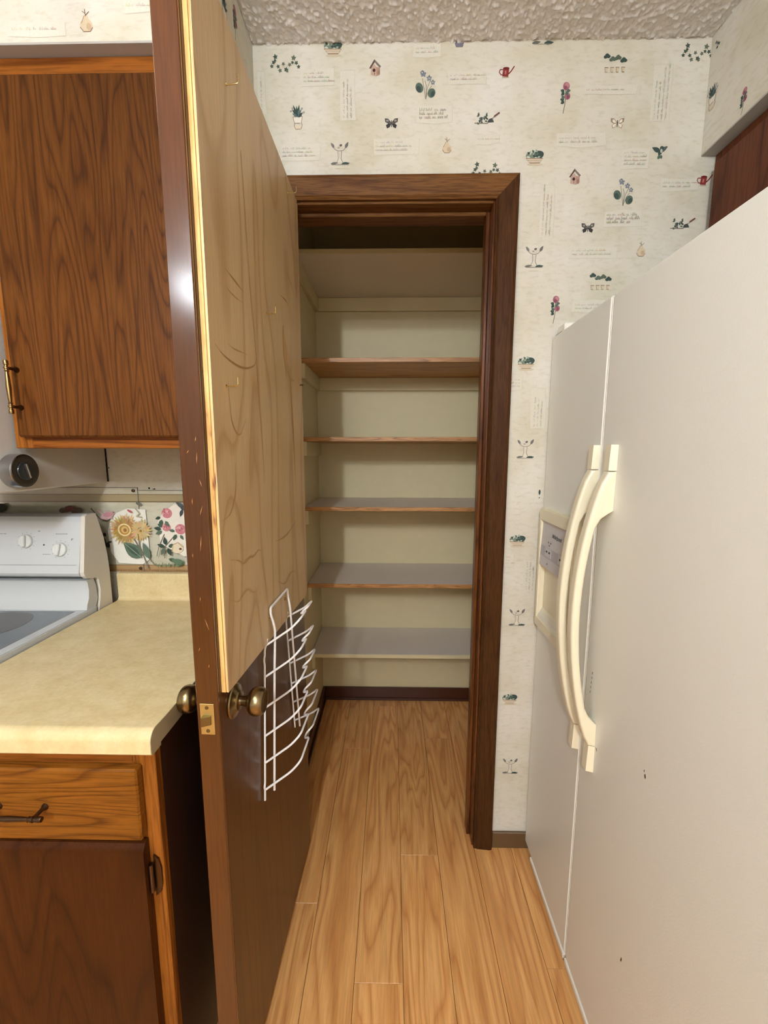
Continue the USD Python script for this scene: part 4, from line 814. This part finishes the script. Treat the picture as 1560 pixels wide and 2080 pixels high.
part(rg, 'panel_print', cat(face_print(scribble(.034, .0022, 1), -0.949, 1.118), face_print(scribble(.022, .002, 2), -0.983, 1.062), face_print(scribble(.03, .002, 4), -1.12, 1.118)), 'ink_grey', kind='stuff')
part(rg, 'panel_print', cat(face_print(bx(0, .006, 0, .0012, 0, .0003), -0.9995, 1.125), face_print(bx(0, .006, .002, .0032, 0, .0003), -0.9995, 1.125), face_print(cat(bx(0, .002, 0, .006, 0, .0003), bx(.002, .006, .004, .006, 0, .0003)), -0.9035, 1.1005)), 'ink_grey', kind='stuff')
part(rg, 'indicator', lathe([(0.0001, 0), (0.0001, .0022), (.0009, .0020), (.0009, 0)], on_face(-0.981, 1.0885), fn, 12), 'black', label='small dark indicator lamp')
part(rg, 'console_line', face_print(bx(-1.5, -0.885, -.0006, .0006, 0, .0003), 0.0, 1.033), 'ink_grey')

# ---- clear splash guards over the wallpaper border
def guard(x0, x1, z0, z1, screws, label):
    t = thing('splash_guard', label, 'splash guard')
    part(t, 'sheet', bx(x0, x1, -0.0038, -0.0018, z0, z1), 'clear')
    part(t, 'edge_line', cat(bx(x1 - .0012, x1, -0.0040, -0.0018, z0, z1), bx(x0, x1, -.0040, -.0018, z1 - .0012, z1)), 'ink_grey')
    for x, z in screws: part(t, 'screw', cat(lathe([(.0041, 0), (.0041, .0050), (.0060, .0042), (.0068, .0016), (.0068, 0)], (x, 0, z), (0, -1, 0), 16)), 'bronze', smooth=30)
guard(-1.60, -0.7845, 0.9745, 1.2400, ((-0.7985, 1.2300), (-0.7950, 0.9830), (-1.2, 1.23)), 'clear acrylic splash guard screwed over the sunflower border behind the range')
guard(-0.7835, -0.41, 0.9745, 1.2320, ((-0.44, 1.22), (-0.44, 0.983)), 'clear acrylic splash guard over the pink clover border beside the open door')
spots = [(-0.7495, 1.2375, .003), (-0.737, 1.2345, .0018), (-0.7325, 1.2350, .0024), (-0.870, 1.30, .002)]
sp = Print()
for x, z, r in spots: sp.E((x + .8) * 100, (z - 1.105) * 100, r * 100, r * 90, 0, (44, 34, 28))
sp.place(wb, 'grease_spots', (-0.80, -0.0005, 1.105), *BACK)

# ================================================================== REFRIGERATOR
FXF, FZ0, FZ1 = 0.462, 0.016, 1.677
fr = thing('refrigerator', 'almond white side-by-side refrigerator with long bowed handles and ice dispenser', 'refrigerator')
GY0, GY1 = -0.3455, -0.3385            # the gap between the doors
FY_FAR, FY_NEAR = -0.006, -0.865
part(fr, 'case', bx(0.545, 1.19, FY_NEAR, FY_FAR - 0.001, 0.03, 1.672, 0.004), 'fridge')
part(fr, 'gasket', bx(0.528, 0.546, FY_NEAR + .01, FY_FAR - 0.01, 0.06, 1.66), 'fridge_white')
fz = part(fr, 'freezer_door', bx(FXF, 0.529, GY1, FY_FAR, FZ0 + .014, FZ1, 0.004), 'fridge')
fd = part(fr, 'fridge_door', bx(FXF, 0.529, FY_NEAR, GY0, FZ0 + .014, FZ1, 0.004), 'fridge')
part(fz, 'edge_trim', bx(FXF + .0015, FXF + .03, GY1 - .0035, GY1 + .0004, FZ0 + .02, FZ1 - .002, .001), 'fridge_white', label='white trim strip along the door gap')
part(fz, 'bottom_trim', bx(FXF - .0030, 0.529, GY1, FY_FAR - .06, FZ0, FZ0 + .0135, .001), 'fridge_white'); part(fd, 'bottom_trim', bx(FXF - .0030, 0.529, FY_NEAR, GY0, FZ0, FZ0 + .0135, .001), 'fridge_white')
[part(fr, 'foot', bx(x, x + .03, y, y + .03, 0.0, 0.031), 'black') for x in (.56, 1.13) for y in (-.85, -.05)]
hc = part(fr, 'hinge_cover', bx(0.474, 0.60, -0.062, -0.012, FZ1 + .002, FZ1 + .026, .004), 'fridge_white', label='white hinge cover on top of the freezer door'); part(hc, 'hinge_plate', bx(0.470, 0.50, -0.052, -0.008, FZ1, FZ1 + .004), 'black')
def fridge_handle(door_, y0, y1, reach, label):
    zt_, zb = 1.365, 0.625
    outer = [(0.012, zt_ - .002), (0.014, 1.312)]
    N = 26
    for i in range(N + 1):
        z = 1.310 - (1.310 - 0.690) * i / N; u = (z - 0.690) / 0.620
        outer.append((0.014 + (reach - 0.014) * (math.sin(math.pi * u) ** 0.72 if 0 < u < 1 else 0), z))
    outer += [(0.014, 0.688), (0.010, zb)]
    inner = []
    top_o, bot_o = 1.228, 0.742
    for i in range(N + 1):
        z = bot_o + (top_o - bot_o) * i / N; u = (z - 0.690) / 0.620; oo = 0.014 + (reach - 0.014) * math.sin(math.pi * u) ** 0.72 - 0.0185
        w_ = min(1.0, (z - bot_o) / .03, (top_o - z) / .03); inner.append((max(0.0005, oo * max(0, w_) ** .5), z))
    capt = extrude_y(Polygon([(FXF, zt_), (FXF - .010, zt_), (FXF - .013, zt_ - .004), (FXF - .015, 1.3115), (FXF, 1.3115)]), y0, y1)
    capb = extrude_y(Polygon([(FXF, zb + .004), (FXF - .010, zb), (FXF - .015, .6885), (FXF, .6885)]), y0, y1)
    O = [(FXF - o, z) for o, z in outer[2:-2]]
    pg = Polygon([(FXF, 1.310)] + O + [(FXF, 0.690)] + [(FXF - o, z) for o, z in inner] ).buffer(0)
    # rounded section: three slices, the outer two a little smaller
    e = 0.006
    body = cat(extrude_y(pg, y0 + e, y1 - e))
    m_ = manifold3d.Manifold
    def man(mesh): return m_(manifold3d.Mesh(np.asarray(mesh.vertices, np.float32), np.asarray(mesh.faces, np.uint32)))
    sl = [extrude_y(pg, y0 + e, y1 - e)]
    steps = [(0, .0045), (.0018, .0022), (.0038, .0008), (e, 0)]
    for (d0, s0), (d1, s1) in zip(steps[:-1], steps[1:]):
        sl.append(extrude_y(pg.buffer(-s1).intersection(pg) if s1 else pg, y0 + d0 + 0, y0 + d1)) if False else None
    # lofted bevel: offset rings of the same polygon
    ext = np.array(pg.exterior.coords)[:-1]
    if Polygon(ext).exterior.is_ccw is False: ext = ext[::-1]
    d = np.roll(ext, -1, 0) - np.roll(ext, 1, 0); nrm = np.c_[d[:, 1], -d[:, 0]]; nrm /= np.maximum(np.linalg.norm(nrm, axis=1, keepdims=True), 1e-9)
    atwall = ext[:, 0] > FXF - .0008
    rings = []
    for t_, s_ in ((0, .0055), (.0012, .0026), (.0032, .0008), (.0065, 0)): rings.append((y0 + t_, s_))
    rings += [(y0 + y1 - a, s_) for a, s_ in rings[::-1]]
    V, F = [], []; n_ = len(ext)
    for yy, s_ in rings:
        q = ext - nrm * s_ * np.where(atwall, 0.0, 1.0)[:, None]; V.append(np.c_[q[:, 0], np.full(n_, yy), q[:, 1]])
    for k in range(len(rings) - 1):
        for i in range(n_):
            j = (i + 1) % n_; a, b, c, d_ = k * n_ + i, k * n_ + j, (k + 1) * n_ + j, (k + 1) * n_ + i; F += [[a, b, c], [a, c, d_]]
    cap_v, cap_f = trimesh.creation.triangulate_polygon(Polygon(V[0][:, [0, 2]]).buffer(0), engine='earcut')
    base = len(V) * n_; allV = np.vstack(V)
    c1 = np.c_[cap_v[:, 0], np.full(len(cap_v), rings[0][0]), cap_v[:, 1]]; c2 = np.c_[cap_v[:, 0], np.full(len(cap_v), rings[-1][0]), cap_v[:, 1]]
    allF = np.vstack([np.array(F), np.asarray(cap_f) + base, np.asarray(cap_f)[:, ::-1] + base + len(cap_v)])
    body = trimesh.Trimesh(np.vstack([allV, c1, c2]), allF, process=True); body.merge_vertices(); body.fix_normals()
    h = part(door_, 'handle', body, 'almond', smooth=40, label=label)
    for zz0, zz1 in ((1.3115, zt_), (zb, .6885)):
        q = hexa([(FXF, y0 - .001, zz0), (FXF, y1 + .001, zz0), (FXF - .0145, y1 - .004, zz0), (FXF - .0145, y0 + .004, zz0), (FXF, y0 - .001, zz1), (FXF, y1 + .001, zz1), (FXF - .0125, y1 - .004, zz1), (FXF - .0125, y0 + .004, zz1)])
        part(door_, 'handle_cap', q, 'almond')
    return h
fridge_handle(fz, -0.334, -0.306, 0.067, 'long bowed almond handle on the freezer door')
fridge_handle(fd, -0.410, -0.382, 0.070, 'long bowed almond handle on the fridge door')
# ice and water dispenser on the freezer door
OX = FXF - 0.0185
Y0, Y1, Z0, Z1 = -0.272, -0.030, 0.822, 1.187
zp, zr = 1.152, 1.018
outer_ = sbox(Y0, Z0, Y1, Z1).buffer(-.012).buffer(.012)
hole = sbox(Y0 + .026, Z0 + .030, Y1 - .016, zp)
def slab_x(poly, x0, x1): return extrude_x(poly, x0, x1)
dsp = part(fz, 'dispenser', cat(slab_x(outer_.difference(hole), OX + .004, FXF), slab_x(outer_.buffer(-.004).difference(hole), OX, OX + .004)), 'almond', smooth=20, label='almond surround of the ice and water dispenser')
part(dsp, 'control_panel', hexa([(OX + .001, Y0 + .026, zr), (OX + .001, Y1 - .016, zr), (FXF, Y1 - .016, zr), (FXF, Y0 + .026, zr), (OX + .008, Y0 + .026, zp), (OX + .008, Y1 - .016, zp), (FXF, Y1 - .016, zp), (FXF, Y0 + .026, zp)]), 'dispenser_grey', label='grey control panel with printed brand name')
def panel_x(z): return OX + .001 + .007 * (z - zr) / (zp - zr) - .0003
def on_panel(m, y, z):
    """flat mesh (x right, y up) laid on the control panel, right = towards the camera"""
    T = np.eye(4); up = np.array([.007, 0, zp - zr]); up /= np.linalg.norm(up); T[:3, 0], T[:3, 1] = (0, -1, 0), up; T[:3, 2] = np.cross(T[:3, 0], T[:3, 1]); T[:3, 3] = (panel_x(z), y, z); return m.apply_transform(T)
part(dsp, 'panel_band', on_panel(bx(0, Y1 - Y0 - .046, 0, .030, 0, .0003), Y1 - .018, 1.048), 'dispenser_band')
part(dsp, 'button', on_panel(bx(0, .046, 0, .026, 0, .0012, .0005), -0.085, 1.052), 'dispenser_grey'); part(dsp, 'button', on_panel(bx(0, .046, 0, .026, 0, .0012, .0005), -0.180, 1.052), 'dispenser_grey')
lg = text('Whirlpool', 0.0105, 0.0003, 0.3)
part(dsp, 'panel_print', cat(on_panel(lg, -0.122, 1.112), *[on_panel(bx(0, .004, 0, .004, 0, .0003), y, z) for y, z in ((-.100, 1.092), (-.108, 1.084), (-.116, 1.092), (-.205, 1.092), (-.213, 1.084), (-.105, 1.030))], *[on_panel(bx(0, .010, 0, .005, .0012, .0015), y, 1.064) for y in (-.093, -.113, -.19)]), 'ink', kind='stuff')
part(dsp, 'recess', cat(bx(FXF - .001, FXF - .0002, Y0 + .026, Y1 - .016, Z0 + .030, zr), bx(OX + .006, FXF - .0002, Y1 - .0175, Y1 - .016, Z0 + .03, zr)), 'almond', label='cream dispenser recess')
part(dsp, 'drip_tray', hexa([(OX + .003, Y0 + .026, Z0 + .030), (OX + .003, Y1 - .016, Z0 + .030), (FXF - .001, Y1 - .016, Z0 + .030), (FXF - .001, Y0 + .026, Z0 + .030), (OX + .004, Y0 + .026, Z0 + .034), (OX + .004, Y1 - .016, Z0 + .034), (FXF - .001, Y1 - .016, Z0 + .060), (FXF - .001, Y0 + .026, Z0 + .060)]), 'almond')
for k in range(3): part(dsp, 'tray_rib', hexa([(OX + .004 + .005 * k, Y0 + .03, Z0 + .036 + .007 * k), (OX + .004 + .005 * k, Y1 - .02, Z0 + .036 + .007 * k), (OX + .007 + .005 * k, Y1 - .02, Z0 + .038 + .007 * k), (OX + .007 + .005 * k, Y0 + .03, Z0 + .038 + .007 * k), (OX + .006 + .005 * k, Y1 - .02, Z0 + .044 + .007 * k), (OX + .006 + .005 * k, Y0 + .03, Z0 + .044 + .007 * k)]), 'fridge_white')
part(dsp, 'paddle', bx(OX + .008, FXF - .001, -0.20, -0.165, 0.93, 1.015, .003), 'fridge_white')
# rust spots and scuffs on the fridge door
def spot(y, z, pts): return extrude_x(Polygon([(y + a, z + b) for a, b in pts]).buffer(.0004, 2), FXF - .0003, FXF + .0005)
part(fd, 'rust_spot', cat(spot(-0.5906, 0.7675, [(0, .004), (.002, .001), (.0005, -.004), (-.002, -.003), (-.0015, .001)]), spot(-0.587, 0.775, [(0, .002), (.001, 0), (0, -.002)])), 'rust', label='rust chip in the enamel'); part(fd, 'rust_spot', spot(-0.5725, 0.345, [(-.0008, .006), (.0016, -.003), (.0002, -.005), (-.0022, .003)]), 'rust')
part(fd, 'scuff', cat(spot(-0.4175, 0.688, [(.002, .003), (-.002, -.003), (-.001, .002)]), *[spot(-.372 - .001 * k, .80 + .012 * k, [(0, .003), (.001, 0), (0, -.003)]) for k in range(5)]), 'ink', kind='stuff')

# ---- cabinet over the refrigerator
oc = thing('overhead_cabinet', 'dark brown cabinet under the soffit above the refrigerator', 'cabinet')
OCX = 0.874
part(oc, 'body', bx(OCX + .018, 1.215, -0.92, -0.012, 1.79, 2.1445), 'oak_red')
part(oc, 'frame', cat(bx(OCX, OCX + .018, -.92, -.006, 2.095, 2.1445, .0015), bx(OCX, OCX + .018, -.92, -.006, 1.79, 1.82, .0015), bx(OCX, OCX + .018, -.045, -.006, 1.82, 2.095, .0015), bx(OCX, OCX + .018, -.92, -.88, 1.82, 2.095, .0015)), 'oak_red')
part(oc, 'door', bx(OCX - .019, OCX - .001, -.455, -.030, 1.80, 2.112, .004), 'oak_red'); part(oc, 'door', bx(OCX - .019, OCX - .001, -.895, -.465, 1.80, 2.112, .004), 'oak_red')
part(oc, 'back_cleat', bx(0.888, OCX + .02, -.006, -.0006, 1.60, 2.13), 'oak_red')
